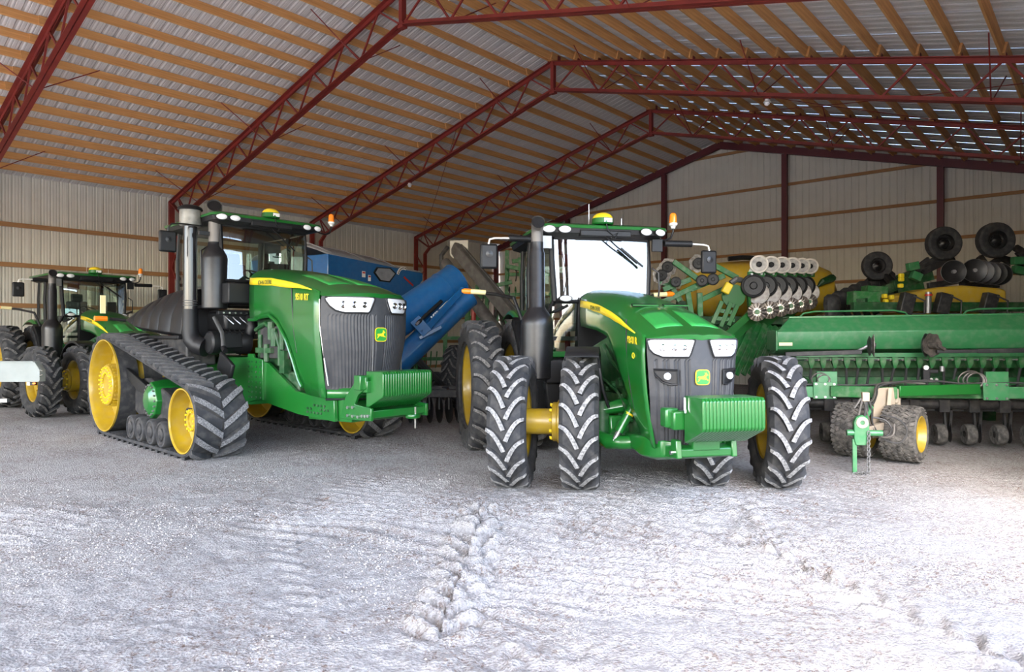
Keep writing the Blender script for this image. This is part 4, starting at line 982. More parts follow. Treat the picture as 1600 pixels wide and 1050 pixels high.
    q.build('cleaner_ribs', K, t)['kind'] = 'stuff'
    M().tube([(-1.1, -.86, 2.16), (-.98, -.84, 2.02), (-.84, -.84, 1.90), (-.80, -.84, 1.66)], .035, 10).build('drain_hose', HOSE, t)
    M().cyl((-.80, -.84, 1.66), (-.70, -.85, 1.60), .045, 12).build('drain_cup', KM, t)
    M().tube([(-.98, -.34, 1.8), (-.9, -.30, 2.0), (-.95, -.30, 2.15), (-1.1, -.3, 2.2)], .09, 14).build('intake_hose', K, t)
    q = M(); q.box((-.94, -.40, 2.235), (.10, .95, .06)); q.tube([(-.92, .0, 2.22), (-.88, .02, 2.0), (-.90, .02, 1.6)], .035, 8); q.build('support_frame', K, t, bev=.008)
    q = M()
    for k in range(8): q.cyl((-.90, -.80+.10*k, 2.235), (-.87, -.80+.10*k, 2.235), .016, 6)
    for k in range(5): q.tube([(-.98, -.75+.12*k, 2.20), (-.92, -.70+.12*k, 2.12), (-.90, -.62+.12*k, 2.05)], .010, 6)
    q.build('fittings', CH, t)['kind'] = 'stuff'
    # black ribbed fuel tank behind the stacks
    secs = []; ribs = [-1.62, -1.70, -1.95, -2.0, -2.05, -2.35, -2.4, -2.45, -2.75, -2.8, -2.85, -3.15, -3.2, -3.25, -3.55, -3.6, -3.65, -3.95, -4.05]
    for i, x in enumerate(ribs):
        top = lerp(x, [-4.05, -3.6, -2.6, -1.9, -1.62], [2.30, 2.50, 2.66, 2.72, 2.70]); bot = lerp(x, [-4.05, -3.4, -2.6, -1.62], [2.10, 1.96, 1.90, 1.82])
        grv = .022 if i in (3, 6, 9, 12, 15) else 0
        yo = lerp(x, [-4.05, -3.5, -2.4, -1.62], [-1.28, -1.32, -1.30, -1.2])
        c = [(x, -.55, bot), (x, yo+.10+grv, bot), (x, yo+grv, bot+.06), (x, yo+.03+grv, (bot*1.2+top*.8)/2), (x, yo+.12+grv, (bot+2*top)/3), (x, yo+.26+grv, top-.06-grv), (x, yo+.42, top-grv), (x, -.55, top-grv)]
        secs.append(c)
    M().loft(secs).build('fuel_tank', K, t, bev=.012)
    M().box((-2.6, -1.15, 1.83), (1.9, .16, .06)).build('tank_step', K, t, bev=.01)
    M().box((-2.4, -.9, 1.6), (1.8, .5, .5)).build('battery_box', KX, t, bev=.03)
    M().box((-.62, -.88, 1.35), (.50, .06, .32), ((0, 1, 0), .45)).build('battery_cover', K, t, bev=.02)
    # marker lamps at the rear
    M().tube([(-4.1, -1.25, 2.15), (-4.2, -1.5, 2.18)], .03, 8).build('signal_arm', K, t); M().box((-4.2, -1.62, 2.45), (.03, .09, .34)).build('side_reflector', AMBL, t)
    M().cyl((-4.2, -1.55, 2.18), (-4.2, -1.76, 2.18), .05, 12).build('turn_signal', AMB, t)
    # rear fender deck
    M().box((-3.6, 0, 2.0), (1.2, 1.9, .12)).build('rear_deck', G, t, bev=.03); M().box((-4.1, 0, 1.3), (.8, .8, .9)).build('rear_housing', GDK, t, bev=.05)
    return t
GL2 = glass('cab_glass_dim', (.70, .82, .74), .10)
KM_S = mat('gloss_black_pipe', (.015, .015, .018), .22, coat=.4)
BOWL = mat('cloudy_clear_bowl', (.30, .29, .26), .3, noise=.5, nscale=9, col2=(.16, .16, .15))
T2 = tracked_tractor()
tag(T2, 'large green articulated-looking tractor on rubber tracks with tall black stacks', 'tractor')
T2['label'] = 'large green tractor on rubber tracks with two tall black stacks'
T2.location = (-3.584, 11.247, -.05); T2.rotation_euler = (0, 0, math.radians(47.2-90))
# ---------------------------------------------------------------- machines standing behind and beside the tractors
def W(x, y, Y_): return Vector(((x-800)/1063*Y_, Y_, EYE-(y-524.5)/1063*Y_))
def pb(q, name, m, parent, **k):
    b = parent
    while b.parent: b = b.parent
    o = q.build(name, m, parent, **k)
    if parent.parent is None: o.location = -parent.location
    return o
# grain drill -----------------------------------------------------------------
dr = thing('grain_drill', 'faded green grain drill with a long seed box and muddy hitch at the right', 'seed drill', (4.69, 12.0, 0), math.radians(-12))
dr.rotation_euler[1] = -.010
XR = 7.4
fpoly = [(.25, 2.12), (0, 1.875), (0, 1.70), (.06, 1.56), (.35, 1.48), (.9, 1.48), (1.05, 1.9), (.85, 2.12)]     # y,z
def sect(x, poly): return [(x, y, z) for y, z in poly]
q = M().loft([[(0 if z < 1.9 else .25, y, z) for y, z in fpoly], [(XR if z < 1.9 else XR-.25, y, z) for y, z in fpoly]]); q.build('seed_box', GB, dr, bev=.012)
M().box(((XR)/2, .26, 2.13), (XR-.5, .06, .025)).build('box_lid_edge', GB, dr)
M().box(((XR)/2, .60, 2.135), (XR-.5, .55, .03)).build('box_lid', GB, dr, bev=.01)
M().box((.0-.01, .45, 1.72), (.03, 1.0, .36)).build('end_plate', GB, dr, bev=.01)
M().box((.145, -.006, 1.655), (.22, .012, .055)).build('yellow_reflector', AMBL, dr)
tx = text('JOHN DEERE', 'drill_lettering', .15, YS, dr, frame((4.30, -.008, 1.80), (1, 0, 0), (0, 0, 1)), .002, .006)
for x0, x1 in ((.5, 2.35), (3.2, 5.2)): M().tube([(x0, .7, 2.13), (x0+.08, .68, 2.21), (x0+.25, .66, 2.24), (x1-.25, .66, 2.24), (x1-.06, .68, 2.2), (x1, .7, 2.13)], .016, 8).build('grab_rail', GB, dr)
M().box((XR/2+.2, -.04, 1.46), (XR-.2, .05, .07)).build('front_rail', GB, dr); M().box((XR/2+.2, .02, 1.40), (XR-.2, .10, .02)).build('front_rail', GB, dr)
M().box((XR/2, .45, 1.28), (XR, .10, .12)).build('frame_tube', GD, dr); M().box((XR/2, .6, .98), (XR, .14, .14)).build('frame_tube', GD, dr)
M().box((XR/2, .75, 1.2), (XR, .03, .55)).build('back_plate', GDK, dr)
M().cyl((.45, -.02, 1.375), (XR, -.02, 1.375), .010, 6).build('feed_shaft', ST, dr)
CUP = M().loft([[(-.05, -.05, 1.42), (.05, -.05, 1.42), (.05, .05, 1.42), (-.05, .05, 1.42)], [(-.045, -.055, 1.33), (.045, -.055, 1.33), (.045, .05, 1.33), (-.045, .05, 1.33)], [(-.018, -.03, 1.235), (.018, -.03, 1.235), (.018, .02, 1.235), (-.018, .02, 1.235)]]).mesh('seed_cup', GD)
for k in range(36):
    x = .56+.19*k; o = link('seed_cup', CUP, dr, (x, 0, 0))
    dx = .05*math.sin(k*2.4); M().tube([(0, 0, 1.25), (dx*.4, .06, 1.1), (dx, .15, .85)], .022, 7).build('seed_tube', HOSE, o)
    M().cyl((-.08, -.02, 1.375), (-.055, -.02, 1.375), .018, 8).build('shaft_collar', DISC, o)
# row markers
M().bar((.05, -.50, 1.49), (1.24, -.50, 1.525), .07, .075).build('marker_arm', KX, dr, bev=.008)
M().bar((2.36, -.50, 1.525), (3.0, -.50, 1.53), .05, .055).build('marker_arm', KX, dr, bev=.008)
M().bar((2.95, -.50, 1.53), (5.6, -.50, 1.55), .07, .07).build('marker_arm', KX, dr, bev=.008)
M().tube([(1.18, -.5, 1.54), (1.30, -.5, 1.60), (1.38, -.5, 1.66)], .025, 8).build('marker_bracket', ST, dr)
def blade(r, cup=.04, notch=0, n=36, th=.006):
    q = M(); vs = []
    rr = [r*(1-(.10 if notch and (i//2) % 2 else 0)) for i in range(n)]
    for side in (0, th):
        vs.append((0, side+cup, 0))
        for fr, c_ in ((.35, .9), (.7, .55), (1, 0)):
            for i in range(n):
                a = 2*PI*i/n; R = rr[i]*fr if fr == 1 else r*fr; vs.append((R*math.cos(a), side+cup*c_, R*math.sin(a)))
    fs = []; N1 = 1+3*n
    for s in (0, 1):
        b = s*N1; fs += [(b, b+1+i, b+1+(i+1) % n) for i in range(n)]
        for k in range(2): fs += [(b+1+k*n+i, b+1+k*n+(i+1) % n, b+1+(k+1)*n+(i+1) % n, b+1+(k+1)*n+i) for i in range(n)]
    fs += [(1+2*n+i, 1+2*n+(i+1) % n, N1+1+2*n+(i+1) % n, N1+1+2*n+i) for i in range(n)]
    return q.add(vs, fs)
o = blade(.185, .05).build('marker_disc', DISC, dr, (1.43, -.5, 1.63), (0, 0, math.radians(78))); M().cyl((0, -.03, 0), (0, .06, 0), .04, 12).build('disc_hub', KX, o)
blade(.165, .03, 1).build('marker_disc', KX, dr, (1.36, -.52, 1.62), (0, 0, math.radians(86)))
o = blade(.20, .06, 1, 28, .012).build('marker_disc', MUD, dr, (2.28, -.5, 1.63), (0, 0, math.radians(28))) if 'MUD' in globals() else None
if o is None:
    MUD = mat('muddy_steel', (.10, .085, .07), .9, noise=.6, nscale=14, col2=(.04, .035, .03), bump=.8, bscale=25)
    o = blade(.20, .06, 1, 28, .012).build('marker_disc', MUD, dr, (2.30, -.5, 1.63), (0, 0, math.radians(28)))
    blade(.19, .05).build('marker_disc', KX, dr, (2.22, -.46, 1.63), (0, 0, math.radians(55)))
M().cyl((0, -.10, 0), (0, .04, 0), .055, 12).build('disc_hub', MUD, o); M().tube([(.0, -.09, 0), (.12, -.12, -.07)], .03, 8).build('hub_arm', MUD, o)
# openers: lower tube with brackets, press wheels
M().cyl((-.1, -.40, .66), (XR, -.40, .66), .075, 12).build('rockshaft', KX, dr); M().box((XR/2, -.25, .60), (XR, .08, .12)).build('rockshaft_beam', KX, dr)
PW_ = M().lathe([(.05, -.07), (.15, -.075), (.165, -.05), (.17, 0), (.165, .05), (.15, .075), (.05, .07)], 20, ax='x').mesh('press_wheel', RD)
OD = blade(.17, .02).mesh('opener_disc', KX)
for k in range(16):
    x = .30+.435*k
    M().box((x, -.40, .64), (.16, .19, .20)).build('opener_clamp', KX, dr, bev=.01)
    o = link('press_wheel', PW_, dr, (x-.02, -.32, .172)); M().bar((.09, .05, .35), (.09, 0, 0), .03, .06).build('press_arm', KX, o)
    o = link('opener_disc', OD, dr, (x+.18, -.20, .185), (0, 0, math.radians(80))); M().bar((0, 0, 0), (-.1, .0, .38), .04, .06).build('opener_arm', KX, o)
# front tool bar and hitch
yb = -1.3
M().box((.55, yb, .925), (1.35, .14, .17)).build('draw_bar', GB, dr, bev=.008); M().box((-.9, yb, .92), (1.8, .14, .16)).build('draw_bar', GB, dr, bev=.008) if False else None
M().bar((.55, yb-.11, .945), (1.38, yb-.45, .95), .08, .17).build('tongue_beam', GD, dr, bev=.008)
M().bar((1.40, yb-.45, .985), (2.60, yb-.06, .985), .10, .155).build('tongue_beam', GBR, dr, bev=.008) if 'GBR' in globals() else M().bar((1.40, yb-.40, .975), (2.60, yb-.06, .985), .10, .155).build('tongue_beam', G, dr, bev=.008)
M().box((3.9, yb, .93), (2.4, .14, .17)).build('draw_bar', GB, dr, bev=.008); M().box((2.0, yb+.12, .90), (2.2, .12, .14)).build('draw_bar', GD, dr, bev=.008)
for x in (.47, 2.83):
    M().box((x, yb-.075, .95), (.34, .03, .26)).build('clamp_plate', GB, dr, bev=.006); M().box((x+.05, yb+.02, 1.13), (.30, .06, .22)).build('clamp_top_plate', GB, dr, bev=.006)
    q = M()
    for dx in (-.13, 0, .13):
        for dz in (-.1, .1): q.cyl((x+dx, yb-.09, .95+dz), (x+dx, yb-.11, .95+dz), .018, 6)
    b_ = q.build('clamp_bolts', CH, dr); b_['kind'] = 'stuff'
for x in (.47, 2.83):
    M().bar((x, yb, .93), (x, .5, 1.0), .12, .12).build('frame_arm', GD, dr)
# caster: worn beige column, pair of wide wheels
M().loft([[(.98, -1.95, .30), (1.28, -1.80, .30), (1.28, -1.74, .30), (.98, -1.89, .30)], [(1.0, -1.95, .75), (1.34, -1.78, .75), (1.34, -1.72, .75), (1.0, -1.89, .75)], [(1.03, -1.92, 1.03), (1.36, -1.75, 1.03), (1.36, -1.69, 1.03), (1.03, -1.86, 1.03)]]).build('caster_plate', BEI, dr, bev=.008)
M().bar((1.16, -1.93, .34), (1.24, -1.89, 1.02), .03, .05).build('plate_rib', BEI, dr); M().box((1.37, -1.62, .90), (.08, .22, .22)).build('caster_head', BEI, dr, bev=.02)
M().box((1.3, -1.62, .62), (.30, .10, .5)).build('caster_back_plate', BEI, dr, bev=.01)
def block_tyre():
    q = M(); q.mi = 0
    q.lathe([(.24, -.18), (.26, -.225), (.33, -.235), (.37, -.20), (.385, -.1), (.385, .1), (.37, .20), (.33, .235), (.26, .225), (.24, .18)], 40)
    q.mi = 1; r_ = random.Random(5)
    for i in range(34):
        for j, y_ in enumerate((-.19, -.115, -.04, .04, .115, .19)):
            a = 2*PI*(i+(j % 2)*.5)/34; R_ = .388 if abs(y_) < .15 else .378
            M_ = Matrix.Rotation(-a, 3, 'Y') @ Matrix.Rotation(r_.uniform(.3, .7)*(1 if j % 2 else -1), 3, 'X')
            q.box((R_*math.cos(a), y_, R_*math.sin(a)), (.022, .06, .048), M_)
    return q.mesh('caster_tyre', [RD, RD])
BT = block_tyre(); BRIM = M().lathe([(.265, -.20), (.25, -.22), (.235, -.16), (.225, 0), (.225, .14), (.25, .215), (.262, .225), (.25, .23), (.22, .17), (.20, .13), (.10, .12), (.001, .13)], 28).mesh('caster_rim', Y)
for (x, y, rz) in ((1.378, -2.007, -123), (.824, -1.665, -123)):
    for_ = link('caster_rim', BRIM, dr, (x, y, .395), (0, 0, math.radians(rz))); t_ = link('caster_tyre', BT, for_)
M().cyl((.824, -1.665, .395), (1.378, -2.007, .395), .05, 10).build('caster_axle', KX, dr)
# hitch head, stand, chain, hoses
hx, hy_ = .55, -3.0
M().prism([(-.09, .50), (-.09, .60), (-.11, .66), (-.09, .72), (-.03, .76), (.05, .74), (.08, .66), (.07, .56), (.06, .44), (0, .38), (-.06, .40)], -.05, .05).build('hitch_head', GBL, dr, (hx, hy_, 0)) if 'GBL' in globals() else M().prism([(-.08, .36), (-.10, .44), (-.10, .66), (-.07, .73), (0, .76), (.07, .72), (.09, .64), (.08, .44), (.05, .36)], -.04, .04).build('hitch_head', GB, dr, (hx, hy_, 0), bev=.01)
M().lathe([(.03, -.055), (.075, -.05), (.075, .05), (.03, .055)], 16).build('hitch_eye', BEI, dr, (hx+.0, hy_, .66))
M().bar((hx+.05, hy_, .55), (1.15, -1.95, .50), .08, .10).build('hitch_tongue', BEI, dr, bev=.008)
M().bar((hx+.02, hy_+.05, .62), (hx+.16, hy_+.15, .86), .05, .05).build('hitch_brace', GB, dr); M().cyl((hx-.18, hy_, .52), (hx+.25, hy_, .52), .04, 10).build('hitch_pin', GB, dr)
M().box((.46, -3.0, .20), (.05, .05, .48)).build('stand_leg', GB, dr)
LINK = M(); LINK.lathe([(.020+.0055*math.cos(a), .0055*math.sin(a)) for a in np.linspace(0, 2*PI, 7)[:-1]], 12, ax='y', closed=True); LINK.v = [(x, y, z*1.45) for x, y, z in LINK.v]
LM_ = LINK.mesh('chain_link', ST)
ch = tag(link('tow_chain', None, None), 'steel tow chain hanging from the drill hitch to the gravel', 'chain')
cp = dr.matrix_basis @ Vector((.62, -3.06, .55)); ch.location = (cp.x, cp.y, 0)
for k in range(16):
    link('chain_link', LM_, ch, (.004*math.sin(k), 0, .53-.034*k), (0, 0, PI/2 if k % 2 else 0))
for k in range(7):
    link('chain_link', LM_, ch, (-.02-.032*k, -.01*k, .012), (PI/2*(k % 2), PI/2, 0))
pr = lambda *p: tuple(p)
hp = [((.62, -2.95, .98), (.66, -2.9, .80), (.70, -2.8, .62), (.82, -2.6, .46), (.98, -2.5, .40), (1.08, -2.45, .50), (1.02, -2.4, .62), (.85, -2.4, .66)),
      ((.60, -2.95, .95), (.65, -2.92, .74), (.74, -2.8, .55), (.90, -2.65, .42), (1.05, -2.6, .44), (1.10, -2.5, .58)),
      ((.64, -2.93, .99), (.70, -2.9, .84), (.76, -2.75, .60), (.95, -2.6, .38), (1.16, -2.55, .34), (1.26, -2.5, .50), (1.18, -2.4, .64), (1.0, -2.3, .68)),
      ((.62, -2.95, .98), (.75, -2.7, .90), (.95, -2.2, .98), (1.05, -1.95, 1.08), (1.3, -1.7, 1.10), (1.8, -1.6, 1.08)),
      ((.60, -2.95, .97), (.80, -2.6, .86), (1.0, -2.1, .95), (1.1, -1.9, 1.06), (1.5, -1.7, 1.12), (1.95, -1.55, 1.10)),
      ((.58, -2.95, .96), (.54, -2.96, .80), (.52, -2.97, .70)), ((.63, -2.95, .96), (.60, -2.96, .7), (.60, -2.98, .55)), ((.56, -2.95, .97), (.50, -2.96, .88), (.47, -2.97, .84))]
for i, P_ in enumerate(hp):
    pts_ = [Vector(p) for p in P_]; fine = []
    for a_ in range(len(pts_)-1):
        p0, p1, p2, p3 = pts_[max(a_-1, 0)], pts_[a_], pts_[a_+1], pts_[min(a_+2, len(pts_)-1)]
        for t_ in (0, .25, .5, .75): fine.append(.5*((2*p1)+(p2-p0)*t_+(2*p0-5*p1+4*p2-p3)*t_**2+(-p0+3*p1-3*p2+p3)*t_**3))
    fine.append(pts_[-1]); M().tube(fine, .013, 7).build('hydraulic_hose', HOSE if i in (0, 2, 7) else ST_H, dr) if 'ST_H' in globals() else M().tube(fine, .013, 7).build('hydraulic_hose', HOSE if i % 2 == 0 else GALV, dr)
M().box((.62, -2.93, .99), (.09, .08, .12)).build('hose_holder', BEI, dr, bev=.01)
q = M(); q.box((1.95, -1.2, 1.18), (.10, .10, .22)); q.box((2.05, -1.2, 1.24), (.14, .06, .06)); q.build('valve_block', K, dr, bev=.01)
M().cyl((1.93, -1.26, 1.30), (1.93, -1.29, 1.30), .035, 14).build('pressure_gauge', WH, dr); M().cyl((2.18, -1.2, 1.24), (2.18, -1.2, 1.32), .035, 12).build('filter_can', ST, dr)
for dx in (0, .07): M().cyl((2.0+dx, -1.26, 1.12), (2.0+dx, -1.29, 1.12), .022, 10).build('hose_fitting', CH, dr)
for cx, r_ in ((.42, .10), (.47, .07), (2.52, .13), (2.56, .11), (2.60, .10)):
    M().tube([(cx+r_*1.3*math.cos(a), yb-.02+.02*math.sin(2*a), 1.12+r_*math.sin(a)) for a in np.linspace(0, 2*PI, 22)], .011, 6).build('coiled_hose', ST_H if 'ST_H' in globals() else GALV, dr)
M().tube([(-.2, yb, 1.02), (.3, yb-.02, 1.04), (.9, yb-.05, 1.03), (1.35, yb-.3, 1.07), (1.9, yb-.1, 1.12), (2.4, yb, 1.06), (3.0, yb, 1.08), (4.2, yb, 1.02)], .014, 6).build('hose_run', HOSE, dr)
# folded planter in the middle ---------------------------------------------------
pl = thing('row_planter', 'folded row planter with ranks of white rimmed wheels and fluted discs', 'planter', (5.3, 15.4, 0))
rowdir = Vector((1.88, 2.0, 0))
def face(o, ax):    # turn an object whose axle is local y so that the axle points along ax
    o.rotation_euler = Vector(ax).to_track_quat('Y', 'Z').to_euler(); return o
CW = M().lathe([(.155, .03), (.178, .02), (.183, 0), (.178, -.02), (.165, -.032), (.15, -.028), (.12, .0), (.07, .02), (.062, -.01), (.05, -.03), (.001, -.035)], 30).mesh('closing_wheel', WHD) if 'WHD' in globals() else None
WHR = mat('pale_wheel_rim', (.90, .86, .80), .45, noise=.3, nscale=12, col2=(.62, .58, .52))
CW = M(); CW.mi = 0; CW.lathe([(.150, .0), (.158, .035), (.180, .025), (.186, 0), (.180, -.025), (.165, -.034), (.152, -.028), (.145, -.01)], 32)
CW.mi = 1; CW.lathe([(.146, -.008), (.11, .015), (.062, .03), (.058, -.015)], 32); CW.mi = 2; CW.lathe([(.058, .0), (.058, -.02), (.024, -.032), (.020, -.045), (.001, -.048)], 16)
CW = CW.mesh('closing_wheel', [WHR, mat('wheel_dish_grey', (.60, .58, .55), .5, noise=.5, nscale=10, col2=(.30, .29, .28)), K])
GWm = M().lathe([(.10, .05), (.22, .05), (.24, .02), (.245, -.01), (.235, -.04), (.20, -.05), (.19, -.035), (.08, -.03), (.06, -.05), (.001, -.055)], 34)
for k in range(8): a = 2*PI*k/8; GWm.cyl((.13*math.cos(a), -.03, .13*math.sin(a)), (.13*math.cos(a), -.045, .13*math.sin(a)), .012, 6)
GWm = GWm.mesh('gauge_wheel', K)
OPm = blade(.222, .015); OPm.mi = 1; OPm.lathe([(.216, .002), (.222, -.006), (.228, .0), (.222, .008)], 44, closed=True); OPm = OPm.mesh('opener_disc', [mat('worn_disc_steel', (.20, .19, .18), .4, metal=.5, noise=.5, nscale=14, col2=(.10, .09, .085)), CH])
FL = M(); n_ = 64; vs_ = []
for side in (0, 1):
    vs_.append((0, side*.006, 0))
    for fr in (.45, .98):
        for i in range(n_): a = 2*PI*i/n_; vs_.append((.19*fr*math.cos(a), side*.006+(.026*math.sin(a*13) if fr > .5 else 0), .19*fr*math.sin(a)))
N1 = 1+2*n_
for s in (0, 1):
    b = s*N1; FL.f += [(b, b+1+i, b+1+(i+1) % n_) for i in range(n_)]+[(b+1+i, b+1+(i+1) % n_, b+1+n_+(i+1) % n_, b+1+n_+i) for i in range(n_)]; FL.m += [0]*2*n_
FL.f += [(1+n_+i, 1+n_+(i+1) % n_, N1+1+n_+(i+1) % n_, N1+1+n_+i) for i in range(n_)]; FL.m += [0]*n_; FL.v = vs_
FL.mi = 1; FL.cyl((0, -.035, 0), (0, .0, 0), .05, 14)
for k in range(5): a = 2*PI*k/5; FL.cyl((.075*math.cos(a), -.02, .075*math.sin(a)), (.075*math.cos(a), .0, .075*math.sin(a)), .009, 6)
FL = FL.mesh('fluted_coulter', [mat('wavy_coulter_steel', (.62, .58, .54), .28, metal=1, noise=.5, nscale=30, col2=(.25, .22, .20)), GD])
pxs = (1186, 1205, 1222, 1238, 1253, 1266)
for k in range(6):
    tt = k/5; Yk = 13.8+2.0*tt; px_ = pxs[k]; b0 = pl.location
    c1 = W(px_, 412.5+1.2*k*.5, Yk); c2 = W(px_-9, 446, Yk+.1); c3 = W(px_-1, 458-.3*k, Yk+.25); c4 = W(px_-3+1.2*k*.2, 487-3.2*k, Yk-.05)
    q = M(); q.bar(c1+Vector((-.05, .12, .0)), c2+Vector((-.12, .12, 0)), .06, .10); q.bar(c2+Vector((-.08, .12, 0)), c4+Vector((-.1, .12, 0)), .05, .10)
    q.box(c1+Vector((-.02, .12, -.19)), (.34, .04, .10)); q.bar(c4+Vector((-.05, .15, 0)), c4+Vector((-.9, .1, -.75)), .06, .14); q.bar(c4+Vector((.02, .25, .1)), c4+Vector((-.75, .25, -.75)), .05, .10)
    ru = pb(q, 'row_unit', G, pl)
    for dx_ in (-.12, .08): pb(M().cyl(c1+Vector((dx_, .10, -.19)), c1+Vector((dx_, .06, -.19)), .022, 8), 'unit_bolt', CH, ru) 
    for nm, me, c_, ax in (('closing_wheel', CW, c1, (.22, .97, 0)), ('gauge_wheel', GWm, c2, (.20, .97, .0)), ('opener_disc', OPm, c3, (.25, .96, 0)), ('fluted_coulter', FL, c4, (.22, .97, 0))):
        o = face(link(nm, me, ru, c_), ax)
def bars(parent, spec, m, nm, Y0, w_=.07, h_=.10):
    for i_, (x0, y0, x1, y1, *r) in enumerate(spec):
        ya, yb_ = (r+[Y0, Y0])[:2] if r else (Y0, Y0); ya += .017*i_; yb_ += .017*i_
        pb(M().bar(W(x0, y0, ya), W(x1, y1, yb_), w_, h_), nm, m, parent, bev=.008)
bars(pl, [(1052, 408, 1092, 437), (1036, 452, 1079, 436), (1030, 474, 1098, 441), (1079, 452, 1132, 430), (1074, 452, 1080, 492), (1093, 457, 1094, 494), (1095, 468, 1140, 447), (1112, 412, 1152, 434), (1040, 430, 1062, 470), (1030, 440, 1050, 445)], GD, 'lift_arm', 14.2, .08, .11)
bars(pl, [(1128, 470, 1113, 505), (1142, 472, 1126, 510), (1152, 476, 1138, 508), (1112, 496, 1148, 500), (1120, 484, 1146, 488)], G, 'linkage_plate', 13.9, .05, .09)
bars(pl, [(1060, 500, 1250, 500), (1040, 520, 1260, 530), (1060, 560, 1230, 565), (1064, 470, 1064, 600), (1130, 500, 1128, 610)], GDK, 'frame_tube', 15.2, .18, .18)
bars(pl, [(1168+9*k, 500+2*k, 1128+11*k, 585, 14.6, 14.3) for k in range(9)], GD, 'parallel_arm', 14.5, .06, .12)
def roundplate(x, y, Y_, r, m, nm): return pb(M().cyl(W(x, y, Y_)+Vector((0, .03, 0)), W(x, y, Y_)-Vector((0, .03, 0)), r, 20), nm, m, pl)
roundplate(1146, 462, 14.0, .24, G, 'meter_housing'); pb(M().box(W(1136, 450, 13.8), (.16, .12, .22), ((0, 1, 0), .5)), 'yellow_meter_cap', YS, pl, bev=.02)
pb(M().tube([W(1142, 442, 13.9), W(1150, 436, 13.9), W(1158, 437, 14)], .06, 8), 'metal_hose', ST, pl)
for x, y, r, ax in ((1097, 438, .125, (.15, 1, 0)), (1114, 436, .125, (.15, 1, 0)), (1056, 440, .11, (.2, 1, 0))):
    o = face(link('press_wheel', GWm, pl, W(x, y, 14.1)-pl.location), ax); o.scale = (r/.245,)*3
NB_ = blade(.20, .03, 1, 28).mesh('notched_disc', DISC)
for x, y, ax in ((1044, 417, (.5, .86, 0)), (1091, 411, (.1, 1, .1)), (1034, 430, (.4, .9, 0))):
    o = face(link('notched_disc', NB_, pl, W(x, y, 14.3)-pl.location), ax); h_ = link('disc_hub', GWm, o); h_.scale = (.5, .5, .5); h_.location = (0, -.05, 0)
# its yellow seed tank
def superloft(parent, nm, m, x0, x1, y0, y1, z0, z1, ex=2.6, n=14, rot=0):
    cx, cy_, cz = (x0+x1)/2, (y0+y1)/2, (z0+z1)/2; q = M(); loops = []
    for t_ in np.linspace(-1, 1, n):
        sc = (1-abs(t_)**3.2)**(1/2.4) if abs(t_) < 1 else .02; sc = max(sc, .02)
        loops.append([(cx+(x1-x0)/2*t_, cy_+(y1-y0)/2*sc*math.copysign(abs(math.cos(a))**(2/ex), math.cos(a)), cz+(z1-z0)/2*sc*math.copysign(abs(math.sin(a))**(2/ex), math.sin(a))) for a in np.linspace(0, 2*PI, 25)[:-1]])
    return pb(q.loft(loops), nm, m, parent)
tk = superloft(pl, 'seed_tank', YT, 4.3, 8.35, 16.7, 18.3, 2.2, 3.72)
tk2 = M().loft([[(8.30-.02*i+0, 17.5+.62*math.cos(a)*s_, 2.95+.30*math.sin(a)*s_) for a in np.linspace(0, 2*PI, 13)[:-1]] for i, s_ in ((0, .6),)], cap=True) if False else None
pb(M().tube([W(1278, 447, 16.6), W(1285, 440, 16.6), W(1300, 434, 16.75), W(1305, 433, 16.95)], [.02, .08, .10, .03], 8), 'tank_decal', GDK, pl)
pb(M().tube([W(1138, 404, 16.6), W(1160, 402, 16.6), W(1178, 403, 16.6)], .06, 8), 'tank_lid_rim', K, pl)
pb(M().box((6.3, 17.5, 2.1), (3.2, 1.2, .14)), 'tank_frame', GDK, pl); 
for x_ in (5.0, 7.6): pb(M().box((x_, 17.5, 1.05), (.14, 1.0, 2.1)), 'tank_leg', GDK, pl)
for x_, y_ in ((4.6, 15.6), (6.6, 16.2)):
    o = link('transport_wheel', TY_FD, pl, Vector((x_, y_, .79))-pl.location, (0, 0, 1.2))
    link('wheel_rim', RIM_F, o)
# second planter behind the drill -------------------------------------------------
p2 = thing('row_planter', 'folded planter behind the grain drill with its wheels raised and a flat yellow hopper', 'planter', (8.8, 15.2, 0))
hp_ = [(7.95, 2.42), (7.95, 2.62), (8.3, 2.70), (8.9, 2.82), (9.4, 2.86), (10.2, 2.80), (10.32, 2.76), (10.34, 2.42)]
pb(M().prism(hp_, 14.2, 15.2), 'yellow_hopper', YT, p2, bev=.04); pb(M().prism([(x+.0, z) for x, z in [(8.2, 2.0), (8.2, 2.3), (10.3, 2.3), (10.3, 2.0)]], 14.3, 15.1), 'yellow_hopper', YT, p2, bev=.04)
pb(M().box((9.3, 14.0, 2.40), (4.6, .16, .19)), 'toolbar', GDK, p2, bev=.01); pb(M().box((9.3, 14.6, 1.8), (4.6, .2, .2)), 'toolbar', GDK, p2)
for x_ in (7.6, 8.6, 10.2, 11.2): pb(M().box((x_, 14.6, .9), (.16, .3, 1.8)), 'frame_leg', GDK, p2)
for px_, in ((1473,), (1545,), (1416,)):
    c_ = W(px_, 474, 13.75); pb(M().box(c_, (.26, .18, .42), ((0, 1, 0), .25)), 'row_clamp', KX, p2, bev=.02); pb(M().tube([c_+Vector((.1, -.1, .15)), c_+Vector((.3, -.12, .05)), c_+Vector((.3, -.1, -.2)), c_+Vector((.05, -.1, -.2))], .018, 6), 'row_hose', HOSE, p2)
pb(M().cyl(W(1451, 456, 13.6), W(1450, 489, 13.6), .055, 12), 'cylinder', ST, p2); pb(M().cyl(W(1451, 459, 13.55), W(1451, 462, 13.55), .07, 12), 'cylinder_band', REDL, p2)
